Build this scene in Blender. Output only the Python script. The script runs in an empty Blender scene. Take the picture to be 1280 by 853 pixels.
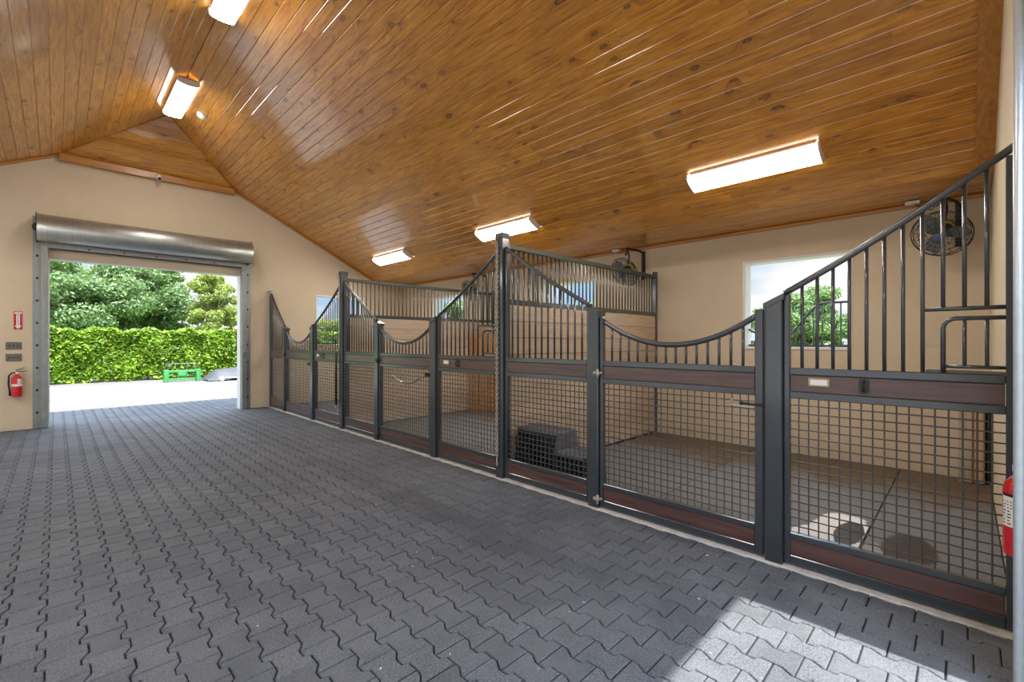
import bpy, math, random
import numpy as np
from mathutils import Vector, Matrix
random.seed(7); rng = np.random.default_rng(11)
S = bpy.context.scene
C = S.collection
PI = math.pi

# ------------------------------------------------------------------ mesh builder
class MB:
    def __init__(s):
        s.v = []; s.f = []; s.sm = []; s.uv = {}; s.att = []
        s.M = Matrix.Identity(4)
    def P(s, p):
        q = s.M @ Vector(p); s.v.append((q.x, q.y, q.z)); return len(s.v) - 1
    def F(s, idx, smooth=False, uv=None, att=0.0):
        if uv: s.uv[len(s.f)] = uv
        s.f.append(tuple(idx)); s.sm.append(smooth); s.att.append(att)
    def box(s, a, b, att=0.0):
        x0, x1 = sorted((a[0], b[0])); y0, y1 = sorted((a[1], b[1])); z0, z1 = sorted((a[2], b[2]))
        i = [s.P(p) for p in ((x0,y0,z0),(x1,y0,z0),(x1,y1,z0),(x0,y1,z0),(x0,y0,z1),(x1,y0,z1),(x1,y1,z1),(x0,y1,z1))]
        for q in ((0,3,2,1),(4,5,6,7),(0,1,5,4),(1,2,6,5),(2,3,7,6),(3,0,4,7)): s.F([i[k] for k in q], att=att)
    def bbox(s, a, b, r=.004, att=0.0):
        """box with chamfered edges"""
        lo = [min(a[k], b[k]) for k in range(3)]; hi = [max(a[k], b[k]) for k in range(3)]
        r = min(r, *[(hi[k]-lo[k])*.45 for k in range(3)])
        c = [(lo[k]+hi[k])/2 for k in range(3)]; h = [(hi[k]-lo[k])/2 for k in range(3)]
        V = {}
        for sx in (-1,1):
            for sy in (-1,1):
                for sz in (-1,1):
                    for ax in range(3):
                        p = [sx*(h[0]-r), sy*(h[1]-r), sz*(h[2]-r)]
                        p[ax] = (sx,sy,sz)[ax]*h[ax]
                        V[(sx,sy,sz,ax)] = s.P([c[k]+p[k] for k in range(3)])
        def quad(l):
            s.F(l, att=att)
        for ax in range(3):
            o = [k for k in range(3) if k != ax]
            for sg in (-1,1):
                l = []
                for (p,q) in ((-1,-1),(1,-1),(1,1),(-1,1)):
                    k = [0,0,0]; k[ax]=sg; k[o[0]]=p; k[o[1]]=q
                    l.append(V[(*k,ax)])
                flip = (sg < 0) ^ (ax == 1)
                quad(l[::-1] if flip else l)
            for p in (-1,1):
                for q in (-1,1):
                    k0=[0,0,0]; k1=[0,0,0]
                    k0[o[0]]=k1[o[0]]=p; k0[o[1]]=k1[o[1]]=q; k0[ax]=-1; k1[ax]=1
                    l=[V[(*k0,o[0])],V[(*k1,o[0])],V[(*k1,o[1])],V[(*k0,o[1])]]
                    quad(l if (p*q > 0) ^ (ax == 1) else l[::-1])
        for sx in (-1,1):
            for sy in (-1,1):
                for sz in (-1,1):
                    l=[V[(sx,sy,sz,k)] for k in range(3)]
                    quad(l if sx*sy*sz>0 else l[::-1])
    def prism(s, poly, vec, smooth=False, att=0.0):
        n = len(poly); a = [s.P(p) for p in poly]; b = [s.P(Vector(p)+Vector(vec)) for p in poly]
        s.F(a[::-1], att=att); s.F(b, att=att)
        for i in range(n):
            j=(i+1)%n; s.F((a[i],a[j],b[j],b[i]), smooth, att=att)
    def tube(s, pts, r, n=8, closed=False, caps=True, smooth=True):
        pts=[Vector(p) for p in pts]; m=len(pts); rings=[]; up=None
        rr = r if isinstance(r,(list,tuple)) else [r]*m
        for i in range(m):
            if closed: t=pts[(i+1)%m]-pts[i-1]
            else: t=pts[min(i+1,m-1)]-pts[max(i-1,0)]
            t.normalize()
            if up is None:
                up = Vector((0,0,1)) if abs(t.z)<.9 else Vector((1,0,0))
            a=up-t*up.dot(t)
            if a.length<1e-5: a=t.orthogonal()
            a.normalize(); up=a; b=t.cross(a)
            k=1.0
            if 0<i<m-1 or closed:
                d1=(pts[i]-pts[i-1]).normalized(); d2=(pts[(i+1)%m]-pts[i]).normalized()
                k=1/max(.5,math.sqrt(max(.01,(1+d1.dot(d2))/2)))
            rings.append([s.P(pts[i]+(a*math.cos(2*PI*j/n)+b*math.sin(2*PI*j/n))*rr[i]*(k if n<=4 else 1)) for j in range(n)])
        for i in range(m if closed else m-1):
            A=rings[i]; B=rings[(i+1)%m]
            for j in range(n): s.F((A[j],A[(j+1)%n],B[(j+1)%n],B[j]),smooth)
        if caps and not closed: s.F(rings[0][::-1]); s.F(rings[-1])
    def lathe(s, prof, n=24, smooth=True, o=(0,0,0)):
        """profile of (radius, z) about local Z"""
        rings=[]
        for r,z in prof:
            if r<1e-6: rings.append([s.P((o[0],o[1],o[2]+z))])
            else: rings.append([s.P((o[0]+r*math.cos(2*PI*j/n),o[1]+r*math.sin(2*PI*j/n),o[2]+z)) for j in range(n)])
        for A,B in zip(rings,rings[1:]):
            for j in range(n):
                k=(j+1)%n
                if len(A)==1 and len(B)==1: continue
                if len(A)==1: s.F((A[0],B[k],B[j]),smooth)
                elif len(B)==1: s.F((A[j],A[k],B[0]),smooth)
                else: s.F((A[j],A[k],B[k],B[j]),smooth)
    def sphere(s, c, r, n=12, sc=(1,1,1)):
        M0=s.M; s.M=M0@Matrix.Translation(c)@Matrix.Diagonal((*sc,1))
        m=max(4,n//2)
        s.lathe([(r*math.sin(PI*i/m), -r*math.cos(PI*i/m)) for i in range(m+1)], n); s.M=M0
    def quad(s, a,b,c,d, uv=None, att=0.0, smooth=False):
        s.F([s.P(a),s.P(b),s.P(c),s.P(d)], smooth, uv, att)
    def build(s, name, mat, parent=None, loc=None):
        me=bpy.data.meshes.new(name)
        me.from_pydata(s.v,[],s.f); me.polygons.foreach_set('use_smooth', s.sm)
        if s.uv:
            l=me.uv_layers.new(name='UVMap'); d=np.zeros((len(me.loops),2),dtype=np.float32)
            for fi,uv in s.uv.items():
                st=me.polygons[fi].loop_start
                for k,q in enumerate(uv): d[st+k]=q
            l.data.foreach_set('uv', d.ravel())
        if any(s.att):
            a=me.attributes.new('rnd','FLOAT','FACE'); a.data.foreach_set('value', np.array(s.att,dtype=np.float32))
        me.materials.append(mat); me.update()
        o=bpy.data.objects.new(name,me); C.objects.link(o)
        if parent is not None: o.parent=parent
        if loc is not None: o.location=loc
        return o

def tag(o,label=None,cat=None,group=None,kind=None):
    if label: o['label']=label
    if cat: o['category']=cat
    if group: o['group']=group
    if kind: o['kind']=kind
    return o
def thing(name,label,cat,loc=(0,0,0),rz=0,group=None):
    o=bpy.data.objects.new(name,None); C.objects.link(o); o.empty_display_size=.1
    o.location=loc; o.rotation_euler=(0,0,rz)
    return tag(o,label,cat,group)
def struct(o): o['kind']='structure'; return o
def copy_tree(o,parent=None):
    c=o.copy(); C.objects.link(c)
    if parent is not None: c.parent=parent
    for ch in list(o.children): copy_tree(ch,c)
    return c

# ------------------------------------------------------------------ materials
class NT:
    def __init__(s,name):
        s.m=bpy.data.materials.new(name); s.m.use_nodes=True
        s.t=s.m.node_tree; s.b=s.t.nodes['Principled BSDF']
    def n(s,typ,**kw):
        d=s.t.nodes.new(typ)
        for k,v in kw.items(): setattr(d,k,v)
        return d
    def l(s,a,b): s.t.links.new(a,b)
    def setin(s,d,i,v):
        if hasattr(v,'is_output') or isinstance(v,bpy.types.NodeSocket): s.l(v,d.inputs[i])
        else: d.inputs[i].default_value=v
    def math(s,op,a,b=0.0,c=0.0,clamp=False):
        d=s.n('ShaderNodeMath',operation=op,use_clamp=clamp)
        s.setin(d,0,a); s.setin(d,1,b); s.setin(d,2,c); return d.outputs[0]
    def vmath(s,op,a,b=(0,0,0)):
        d=s.n('ShaderNodeVectorMath',operation=op); s.setin(d,0,a); s.setin(d,1,b); return d.outputs[0]
    def noise(s,vec,scale,detail=3,rough=.5,dist=0.0):
        d=s.n('ShaderNodeTexNoise'); s.l(vec,d.inputs['Vector'])
        d.inputs['Scale'].default_value=scale; d.inputs['Detail'].default_value=detail
        d.inputs['Roughness'].default_value=rough; d.inputs['Distortion'].default_value=dist
        return d.outputs['Fac']
    def ramp(s,fac,stops):
        d=s.n('ShaderNodeValToRGB'); e=d.color_ramp.elements
        while len(e)<len(stops): e.new(.5)
        for k,(p,c) in zip(e,stops):
            k.position=p; k.color=(*c,1) if len(c)==3 else c
        s.l(fac,d.inputs[0]); return d.outputs[0]
    def mix(s,f,a,b,typ='MIX'):
        d=s.n('ShaderNodeMix',data_type='RGBA',blend_type=typ)
        s.setin(d,0,f)
        s.setin(d,6,(*a,1) if isinstance(a,tuple) and len(a)==3 else a); s.setin(d,7,(*b,1) if isinstance(b,tuple) and len(b)==3 else b)
        return d.outputs[2]
    def step(s,x,a,b):
        d=s.n('ShaderNodeMapRange',interpolation_type='SMOOTHSTEP'); s.setin(d,0,x)
        d.inputs[1].default_value=a; d.inputs[2].default_value=b; return d.outputs[0]
    def bump(s,h,strength=.2,dist=.01):
        d=s.n('ShaderNodeBump'); d.inputs['Strength'].default_value=strength; d.inputs['Distance'].default_value=dist
        s.l(h,d.inputs['Height']); s.l(d.outputs[0],s.b.inputs['Normal'])
    def set(s,**kw):
        for k,v in kw.items(): s.setin(s.b,k.replace('_',' '), (*v,1) if isinstance(v,tuple) and len(v)==3 else v)
        return s.m
    def attr(s,name):
        d=s.n('ShaderNodeAttribute',attribute_name=name); return d.outputs['Fac']
    def co(s,which='Object'): return s.n('ShaderNodeTexCoord').outputs[which]
    def pos(s): return s.n('ShaderNodeNewGeometry').outputs['Position']
    def scale(s,v,sc): return s.vmath('MULTIPLY',v,sc)

def simple(name,col,rough=.5,metal=0.0,var=.08,sc=6,bump=0.0,coat=0.0,spec=.5,cr=.03,ci=1.5):
    t=NT(name); p=t.pos(); nz=t.noise(p,sc,4,.6)
    lo=tuple(c*(1-var) for c in col); hi=tuple(min(1,c*(1+var)) for c in col)
    t.set(Base_Color=t.ramp(nz,[(.3,lo),(.7,hi)]),Roughness=rough,Metallic=metal,Coat_Weight=coat,Specular_IOR_Level=spec,Coat_Roughness=cr,Coat_IOR=ci)
    if bump: t.bump(t.noise(p,sc*12,3),bump,.01)
    return t.m

def wood_uv(name,dark,mid,light,knot=(.05,.018,.006),knots=.35,coat=.5,rough=.4,crough=.15,gray=None,ks=(4.6,1.15,1),cior=1.5):
    """planks: UV = (across, along) in metres; 'rnd' per board"""
    t=NT(name); uv=t.co('UV'); r=t.attr('rnd')
    off=t.n('ShaderNodeCombineXYZ'); t.l(t.math('MULTIPLY',r,37.0),off.inputs[0]); t.l(t.math('MULTIPLY',r,91.0),off.inputs[1])
    v=t.vmath('ADD',uv,off.outputs[0])
    wob=t.noise(t.scale(v,(2.5,1.2,1)),1.0,2)
    vo=t.n('ShaderNodeTexVoronoi',voronoi_dimensions='2D'); t.l(t.scale(v,ks),vo.inputs['Vector']); vo.inputs['Scale'].default_value=1
    d=vo.outputs['Distance']
    sep=t.n('ShaderNodeSeparateColor'); t.l(vo.outputs['Color'],sep.inputs[0])
    on=t.math('LESS_THAN',sep.outputs[0],knots)
    d2=t.math('DIVIDE',d,t.math('ADD',t.math('MULTIPLY',sep.outputs[1],1.0),.45))
    d2=t.math('ADD',d2,t.math('MULTIPLY',t.math('SUBTRACT',t.noise(t.scale(v,(30,10,1)),1,2),.5),.09))
    kn=t.math('MULTIPLY',t.math('MULTIPLY',t.step(d2,.14,.07),t.math('ADD',t.math('MULTIPLY',t.step(d2,.03,.09),.45),.55)),on)
    halo=t.math('MULTIPLY',t.step(d,.40,.05),on)
    bend=t.math('MULTIPLY',halo,.055)
    sx=t.n('ShaderNodeSeparateXYZ'); t.l(v,sx.inputs[0])
    gx=t.math('ADD',t.math('ADD',sx.outputs[0],bend),t.math('MULTIPLY',wob,.11))
    cv=t.n('ShaderNodeCombineXYZ'); t.l(gx,cv.inputs[0]); t.l(t.math('MULTIPLY',sx.outputs[1],.07),cv.inputs[1])
    g1=t.noise(cv.outputs[0],34,3,.55); g2=t.noise(cv.outputs[0],140,2,.5)
    g=t.math('ADD',t.math('MULTIPLY',g1,.72),t.math('MULTIPLY',g2,.28))
    col=t.ramp(g,[(.30,dark),(.46,mid),(.66,light)])
    r2=t.math('FRACT',t.math('MULTIPLY',r,7.31))
    col=t.mix(t.math('MULTIPLY',r2,.45),col,tuple(c*.45 for c in mid),'MIX')
    if gray: col=t.mix(t.math('MULTIPLY',t.step(t.noise(t.scale(v,(3,1.5,1)),1,4,.6),.4,.65),.75),col,gray)
    col=t.mix(t.math('MULTIPLY',halo,.35),col,tuple(c*.55 for c in mid))
    col=t.mix(t.math('MULTIPLY',kn,t.math('ADD',t.math('MULTIPLY',sep.outputs[2],.55),.40)),col,knot)
    t.set(Base_Color=col,Roughness=rough,Coat_Weight=coat,Coat_Roughness=crough,Coat_IOR=cior)
    t.bump(t.math('ADD',g,t.math('MULTIPLY',kn,-.5)),.10,.004)
    return t.m

def wood_obj(name,dark,light,axis='y',rough=.4,coat=.2):
    t=NT(name); co=t.co('Object'); oi=t.n('ShaderNodeObjectInfo')
    o=t.n('ShaderNodeCombineXYZ'); 
    for k in range(3): t.l(t.math('MULTIPLY',oi.outputs['Random'],9.0+k*3),o.inputs[k])
    sc={'y':(30,1.6,30),'x':(1.6,30,30),'z':(30,30,1.6)}[axis]
    v=t.vmath('ADD',t.scale(co,sc),o.outputs[0])
    g=t.noise(v,1,4,.6,.4)
    t.set(Base_Color=t.ramp(g,[(.3,dark),(.7,light)]),Roughness=rough,Coat_Weight=coat,Coat_Roughness=.25)
    t.bump(g,.08,.003); return t.m

M={}
M['ceiling']=wood_uv('varnished_pine',(.27,.085,.010),(.68,.265,.018),(.88,.44,.050),coat=.8,rough=.40,crough=.11,knots=.26,ks=(5.0,2.6,1),cior=2.1)
M['trimwood']=wood_obj('trim_pine',(.36,.14,.025),(.62,.28,.06),'y',.4,.4)
M['trimwoodx']=wood_obj('trim_pine_x',(.36,.14,.025),(.62,.28,.06),'x',.4,.4)
M['boards']=wood_uv('partition_boards',(.42,.29,.18),(.58,.43,.29),(.68,.54,.38),knot=(.10,.05,.02),knots=.2,coat=0.0,rough=.65,gray=(.50,.41,.32),ks=(3.5,.8,1))
M['feederwood']=wood_obj('feeder_wood',(.30,.14,.04),(.48,.25,.08),'z',.5,.1)
M['ipe']=wood_obj('dark_red_hardwood',(.050,.024,.021),(.135,.063,.050),'y',.34,.8)
M['metal']=simple('black_powder_coat',(.032,.040,.046),.36,0,.2,3,.06,coat=.7,cr=.14,ci=1.75)
M['wire']=simple('galvanised_black_wire',(.085,.09,.093),.38,.5,.2,8)
M['railgreen']=simple('dark_olive_rail',(.075,.082,.062),.5,0,.2,4)
M['chain']=simple('worn_steel_chain',(.50,.45,.37),.45,.35,.25,30)
M['steel']=simple('bright_steel',(.62,.62,.60),.3,.9,.1,20)
M['dark_steel']=simple('dark_steel',(.06,.055,.05),.5,.6,.2,20)
def galv():
    t=NT('galvanised_steel'); p=t.pos()
    n=t.noise(t.scale(p,(1,1,.35)),26,4,.65); n2=t.noise(t.scale(p,(60,60,1.0)),1,3)
    f=t.math('ADD',t.math('MULTIPLY',n,.6),t.math('MULTIPLY',n2,.4))
    t.set(Base_Color=t.ramp(f,[(.3,(.27,.30,.295)),(.7,(.43,.46,.45))]),Metallic=.75,Roughness=t.math('ADD',t.math('MULTIPLY',n,.18),.30))
    return t.m
M['galv']=galv()
def rollmetal():
    t=NT('rolled_curtain_steel'); p=t.pos()
    n=t.noise(t.scale(p,(90,2,2)),1,3,.6); n2=t.noise(p,5,4)
    f=t.math('ADD',t.math('MULTIPLY',n,.5),t.math('MULTIPLY',n2,.5))
    t.set(Base_Color=t.ramp(f,[(.3,(.40,.43,.41)),(.7,(.56,.59,.56))]),Metallic=.85,Roughness=.40)
    t.bump(n,.06,.004); return t.m
M['galvlight']=simple('light_galvanised_pipe',(.60,.64,.66),.35,.35,.06,30)
M['roll']=rollmetal()
def wallmat(name,col):
    t=NT(name); p=t.pos()
    n=t.noise(p,1.1,5,.6); f=t.noise(p,70,4,.6)
    lo=tuple(c*.93 for c in col); hi=tuple(min(1,c*1.04) for c in col)
    c=t.ramp(n,[(.3,lo),(.7,hi)])
    t.set(Base_Color=c,Roughness=.72,Specular_IOR_Level=.3)
    t.bump(f,.10,.004); return t.m
M['wall']=wallmat('cream_painted_stucco',(.67,.56,.40))
M['whitetrim']=simple('white_painted_trim',(.80,.78,.74),.5,0,.03,4)
M['concrete']=simple('concrete_curb',(.50,.48,.44),.85,0,.22,9,.3)
M['housing']=simple('white_enamel',(.82,.80,.76),.4,0,.02,5)
def emit(name,col,st):
    t=NT(name); p=t.co('Object'); sx=t.n('ShaderNodeSeparateXYZ'); t.l(p,sx.inputs[0])
    # two lamp tubes behind the prismatic lens
    a=t.math('ABSOLUTE',sx.outputs[0]); g=t.step(t.math('ABSOLUTE',t.math('SUBTRACT',a,.055)),.075,.0)
    k=t.math('MULTIPLY',t.math('ADD',t.math('MULTIPLY',g,st*.4),st*.75),t.step(a,.122,.095))
    k=t.math('ADD',k,1.4)
    t.set(Base_Color=(.8,.78,.72),Roughness=.35,Emission_Color=col,Emission_Strength=k); return t.m
M['lens']=emit('lamp_lens',(1.0,.96,.91),24.0)
def paver():
    t=NT('rubber_paver'); p=t.pos(); r=t.attr('rnd')
    g=t.math('ADD',t.math('MULTIPLY',t.noise(p,260,2,.7),.6),t.math('MULTIPLY',t.noise(p,95,2,.6),.4)); d=t.noise(p,.55,4,.6); d2=t.noise(p,5,4,.6)
    base=t.ramp(g,[(.40,(.050,.056,.066)),(.50,(.100,.110,.126)),(.60,(.195,.21,.23))])
    base=t.mix(t.math('MULTIPLY',r,.55),base,(.062,.070,.082))
    dust=t.math('MULTIPLY',t.step(t.math('ADD',t.math('MULTIPLY',d,.65),t.math('MULTIPLY',d2,.35)),.40,.68),.42)
    base=t.mix(dust,base,(.20,.215,.235))
    t.set(Base_Color=base,Roughness=t.math('ADD',t.math('MULTIPLY',g,.2),.60),Specular_IOR_Level=.35)
    t.bump(g,.42,.004); return t.m
M['paver']=paver()
M['joint']=simple('joint_fill',(.018,.018,.018),.95,0,.3,30)
def stallfloor():
    t=NT('rubber_stall_mats'); p=t.pos(); sx=t.n('ShaderNodeSeparateXYZ'); t.l(p,sx.inputs[0]); X,Y=sx.outputs[0],sx.outputs[1]
    g=t.noise(p,160,3,.6); big=t.noise(p,1.6,5,.65)
    base=t.ramp(g,[(.35,(.105,.106,.108)),(.65,(.225,.225,.226))])
    base=t.mix(t.math('MULTIPLY',t.step(big,.48,.66),.45),base,(.16,.148,.13))
    # tracked-in dirt along the outer wall
    dm=t.step(t.math('ADD',X,t.math('MULTIPLY',t.math('SUBTRACT',big,.5),2.0)),5.15,5.85)
    base=t.mix(t.math('MULTIPLY',dm,.95),base,t.ramp(g,[(.3,(.085,.055,.026)),(.7,(.17,.11,.055))]))
    wob=t.math('MULTIPLY',t.math('SUBTRACT',t.noise(p,7,3),.5),.35)
    def ell(cx,cy,rx,ry):
        a=t.math('DIVIDE',t.math('SUBTRACT',X,cx),rx); b=t.math('DIVIDE',t.math('SUBTRACT',Y,cy),ry)
        return t.math('ADD',t.math('SQRT',t.math('ADD',t.math('MULTIPLY',a,a),t.math('MULTIPLY',b,b))),wob)
    pale_patch=t.math('MAXIMUM',t.step(ell(4.02,.66,.47,.19),1.05,.93),t.step(ell(3.75,.78,.30,.14),1.05,.93))  # pale rounded patches on the nearest stall's mats
    pale_patch=t.math('MULTIPLY',pale_patch,t.math('GREATER_THAN',Y,.515))
    base=t.mix(pale_patch,base,t.ramp(g,[(.3,(.74,.74,.74)),(.7,(.88,.88,.88))]))
    pale_patch2=t.step(ell(3.70,.43,.28,.10),1.1,.8)
    base=t.mix(t.math('MULTIPLY',t.math('MULTIPLY',pale_patch2,.6),t.math('LESS_THAN',Y,.5)),base,(.42,.41,.40))
    wet=t.math('MAXIMUM',t.step(ell(4.05,.60,.27,.085),1.03,.97),t.step(ell(4.0,.27,.30,.145),1.08,.9))
    base=t.mix(wet,base,t.ramp(g,[(.3,(.022,.012,.008)),(.7,(.050,.030,.021))]))
    t.set(Base_Color=base,Roughness=t.math('SUBTRACT',.72,t.math('MULTIPLY',wet,.25)))
    t.bump(g,.25,.004); return t.m
M['mats']=stallfloor()
def gravel():
    t=NT('crushed_shell_gravel'); p=t.pos()
    vo=t.n('ShaderNodeTexVoronoi'); t.l(p,vo.inputs['Vector']); vo.inputs['Scale'].default_value=22
    b=t.noise(p,.7,5,.65)
    base=t.ramp(vo.outputs['Distance'],[(.1,(.225,.218,.205)),(.8,(.105,.10,.094))])
    base=t.mix(t.math('MULTIPLY',t.step(b,.5,.7),.55),base,(.17,.115,.075))
    t.set(Base_Color=base,Roughness=.95); t.bump(vo.outputs['Distance'],.6,.02); return t.m
M['gravel']=gravel()
M['grass']=simple('mown_grass',(.13,.22,.035),.9,0,.4,3,.5)
def leaf(name,a,b,c,tr=.35):
    t=NT(name); r=t.attr('rnd')
    col=t.ramp(r,[(.0,a),(.5,b),(1.0,c)])
    t.set(Base_Color=col,Roughness=.45,Specular_IOR_Level=.4)
    tl=t.n('ShaderNodeBsdfTranslucent'); t.l(t.mix(.5,col,(.5,.7,.05)),tl.inputs[0])
    mx=t.n('ShaderNodeMixShader'); mx.inputs[0].default_value=tr
    t.l(t.b.outputs[0],mx.inputs[1]); t.l(tl.outputs[0],mx.inputs[2])
    out=[n for n in t.t.nodes if n.type=='OUTPUT_MATERIAL'][0]; t.l(mx.outputs[0],out.inputs[0]); return t.m
M['hedge']=leaf('hedge_leaf',(.035,.10,.008),(.13,.26,.013),(.31,.44,.028),.22)
M['tree']=leaf('tree_leaf',(.045,.095,.032),(.13,.23,.085),(.30,.41,.20),.22)
M['tree2']=leaf('airy_tree_leaf',(.17,.22,.05),(.28,.34,.09),(.42,.45,.16),.35)
M['bark']=simple('bark',(.24,.19,.14),.9,0,.3,9,.5)
M['red']=simple('red_enamel',(.62,.012,.018),.28,0,.05,6,coat=.5)
M['black']=simple('black_rubber',(.014,.014,.015),.5,0,.2,12)
M['white']=simple('white_plastic',(.82,.81,.78),.4,0,.02,6)
M['signred']=simple('sign_red',(.52,.02,.03),.45,0,.03,6)
M['signwhite']=simple('sign_white',(.85,.82,.78),.45,0,.02,6)
M['plategrey']=simple('grey_cover_plate',(.17,.165,.145),.4,.5,.15,40)
M['brass']=simple('wood_card_frame',(.50,.33,.15),.4,.3,.15,20)
M['card']=simple('white_card',(.86,.85,.82),.6,0,.03,6)
M['green']=simple('green_paint',(.045,.27,.075),.5,0,.15,5)
M['tarp']=simple('grey_tarpaulin',(.055,.058,.065),.6,0,.25,3,.3)
M['plasticblk']=simple('black_moulded_plastic',(.020,.021,.024),.45,0,.2,6)
M['plasticgry']=simple('dusty_grey_plastic',(.13,.135,.145),.6,0,.25,6)
M['tan']=wood_obj('tan_casing',(.44,.31,.18),(.56,.41,.26),'z',.6,0)
M['boardgrey']=wood_obj('weathered_board',(.36,.29,.21),(.50,.42,.32),'z',.7,0)
M['yellow']=simple('yellow_label',(.65,.52,.05),.5,0,.1,9)
M['blue']=simple('blue_badge',(.05,.10,.45),.4,0,.05,9)
M['rooftile']=simple('pale_roof',(.62,.50,.42),.8,0,.1,6)

# ------------------------------------------------------------------ dimensions (metres; X across the aisle, Y down the aisle)
XB=6.5; XL=-3.91; XR=1.295; ZR=5.10; MS=.5; XF=5.7; ZF=2.90; ZS=2.87
YN=-.17; YNo=-.40; YF=10.55; YFo=10.75
X0=3.19; DX0,DX1,DZ=-.09,2.68,2.75
HZ=4.48; HH=(ZR-HZ)/MS; YA=9.2; YH=10.47
def zroof(x): return ZR-MS*abs(x-XR)
def ztop(x):
    a=abs(x-XR)
    if a<HH: return HZ-.10
    if a<XF-XR: return zroof(x)
    return ZF+(ZS-ZF)*(a-(XF-XR))/(XB-XF)

# ------------------------------------------------------------------ walls
def cols_wall(mb,axis,c0,c1,breaks,top,holes,zb=0.0):
    """wall slab with slanted top and rectangular holes; axis = direction along the wall"""
    bs=sorted(set(breaks+[h[0] for h in holes]+[h[1] for h in holes]))
    for a,b in zip(bs,bs[1:]):
        hs=sorted([(h[2],h[3]) for h in holes if h[0]<=a+1e-6 and h[1]>=b-1e-6])
        z=zb; segs=[]
        for h in hs:
            if h[0]>z+1e-6: segs.append((z,z,h[0],h[0]))
            z=h[1]
        e=1e-4
        segs.append((z,z,top(a+e),top(b-e)))
        for (za,zb_,ta,tb) in segs:
            if axis=='x': poly=[(a,c0,za),(b,c0,zb_),(b,c0,tb),(a,c0,ta)]; vec=(0,c1-c0,0)
            else: poly=[(c0,a,za),(c0,b,zb_),(c0,b,tb),(c0,a,ta)]; vec=(c1-c0,0,0)
            mb.prism(poly,vec)
W=1.19
WZ0,WZ1=1.29,2.46
rb=[XL,XR-(XF-XR),XR-HH,XR,XR+HH,XF,XB]
mb=MB(); cols_wall(mb,'x',YF,YFo,rb,ztop,[(DX0,DX1,0,DZ),(4.2,4.2+W,WZ0,WZ1)]); wall_far=struct(mb.build('wall_far',M['wall']))
zt_=lambda x: ztop(x) if abs(x-XR)>=HH else zroof(x)
mb=MB(); cols_wall(mb,'x',YNo,YN-.065,[XL]+[x for x in rb if x<3.16 and x>XL]+[3.16],zt_,[(-1.4,2.645,0,DZ)]); cols_wall(mb,'x',YNo,YN,[3.16,XF,XB],zt_,[]); struct(mb.build('wall_near',M['wall']))  # doorway widened on its unseen left side to bring in more daylight
bw=[(.93,.93+W,WZ0,WZ1),(4.46,4.46+W,WZ0,WZ1),(8.02,8.02+W,WZ0,WZ1)]
mb=MB(); cols_wall(mb,'y',XB,XB+.2,[YNo,YFo],lambda y:ZS+.03,bw); struct(mb.build('wall_back',M['wall']))
lw=[(.1,3.2,.0,2.6),(3.7,6.8,.0,2.6),(7.3,10.3,.0,2.6)]  # wide openings added in the unseen left wall to brighten the ceiling
mb=MB(); cols_wall(mb,'y',XL-.2,XL,[YNo,YFo],lambda y:ZS+.03,lw); struct(mb.build('wall_left',M['wall']))
# white jamb lining of the far door
mb=MB()
mb.box((DX1-.015,YF-.01,0),(DX1,YFo+.01,DZ)); mb.box((DX0,YF-.01,0),(DX0+.015,YFo+.01,DZ)); mb.box((DX0+.015,YF+.02,DZ-.012),(DX1-.015,YFo+.01,DZ))
struct(mb.build('door_1',M['whitetrim']))

# ------------------------------------------------------------------ windows (open barn windows with white lining) and their guards
def window(k,axis,a0,c0,c1):
    mb=MB(); t=.035; e=.012
    for (p0,p1,z0,z1) in ((a0,a0+t,WZ0,WZ1),(a0+W-t,a0+W,WZ0,WZ1),(a0+t,a0+W-t,WZ1-t,WZ1),(a0+t,a0+W-t,WZ0,WZ0+t)):
        if axis=='x': mb.bbox((p0,c0-e,z0),(p1,c1+e,z1),.005)
        else: mb.bbox((c0-e,p0,z0),(c1+e,p1,z1),.005)
    return struct(mb.build('window_%d'%k,M['whitetrim']))
window(1,'y',bw[0][0],XB,XB+.2); window(2,'y',bw[1][0],XB,XB+.2); window(3,'y',bw[2][0],XB,XB+.2); window(4,'x',4.2,YF,YFo)
def guard_shape():
    """yoke guard: U low on the left, S-curve up to the right; local s along the opening, z up"""
    w=W-.075; pts=[]
    for i in range(33):
        q=i/32
        if q<.34: z=.10+.13*(1-math.sin(min(1,q/.34)*PI/2))
        else: z=.10+.44*(.5-.5*math.cos(min(1,(q-.34)/.44)*PI))
        pts.append((q*w,z))
    return w,pts
def make_guard(label,loc,rz):
    o=thing('window_guard',label,'window guard',loc,rz,'yoke guards in the window openings')
    w,pts=guard_shape()
    mb=MB(); mb.bbox((0,-.015,.0),(w,.015,.03)); mb.build('bottom_rail',M['metal'],o)
    mb=MB(); mb.tube([(a,0,z) for a,z in pts],.015,8); mb.build('yoke_rail',M['metal'],o)
    for i in range(1,12):
        a=i/12*w; z=np.interp(a,[p[0] for p in pts],[p[1] for p in pts])
        mb=MB(); mb.tube([(a,0,.02),(a,0,z)],.008,6); mb.build('bar',M['metal'],o)
    return o
make_guard('black curved yoke guard in the back window of the nearest stall',(XB+.12,bw[0][0]+W-.0375,WZ0+.036),-PI/2)
make_guard('black curved yoke guard in the back window of the middle stall',(XB+.12,bw[1][0]+W-.0375,WZ0+.036),-PI/2)
make_guard('black curved yoke guard in the back window of the farthest stall',(XB+.12,bw[2][0]+W-.0375,WZ0+.036),-PI/2)
make_guard('black curved yoke guard in the window beside the big door wall',(4.2+.0375,YF+.12,WZ0+.036),0)

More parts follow.
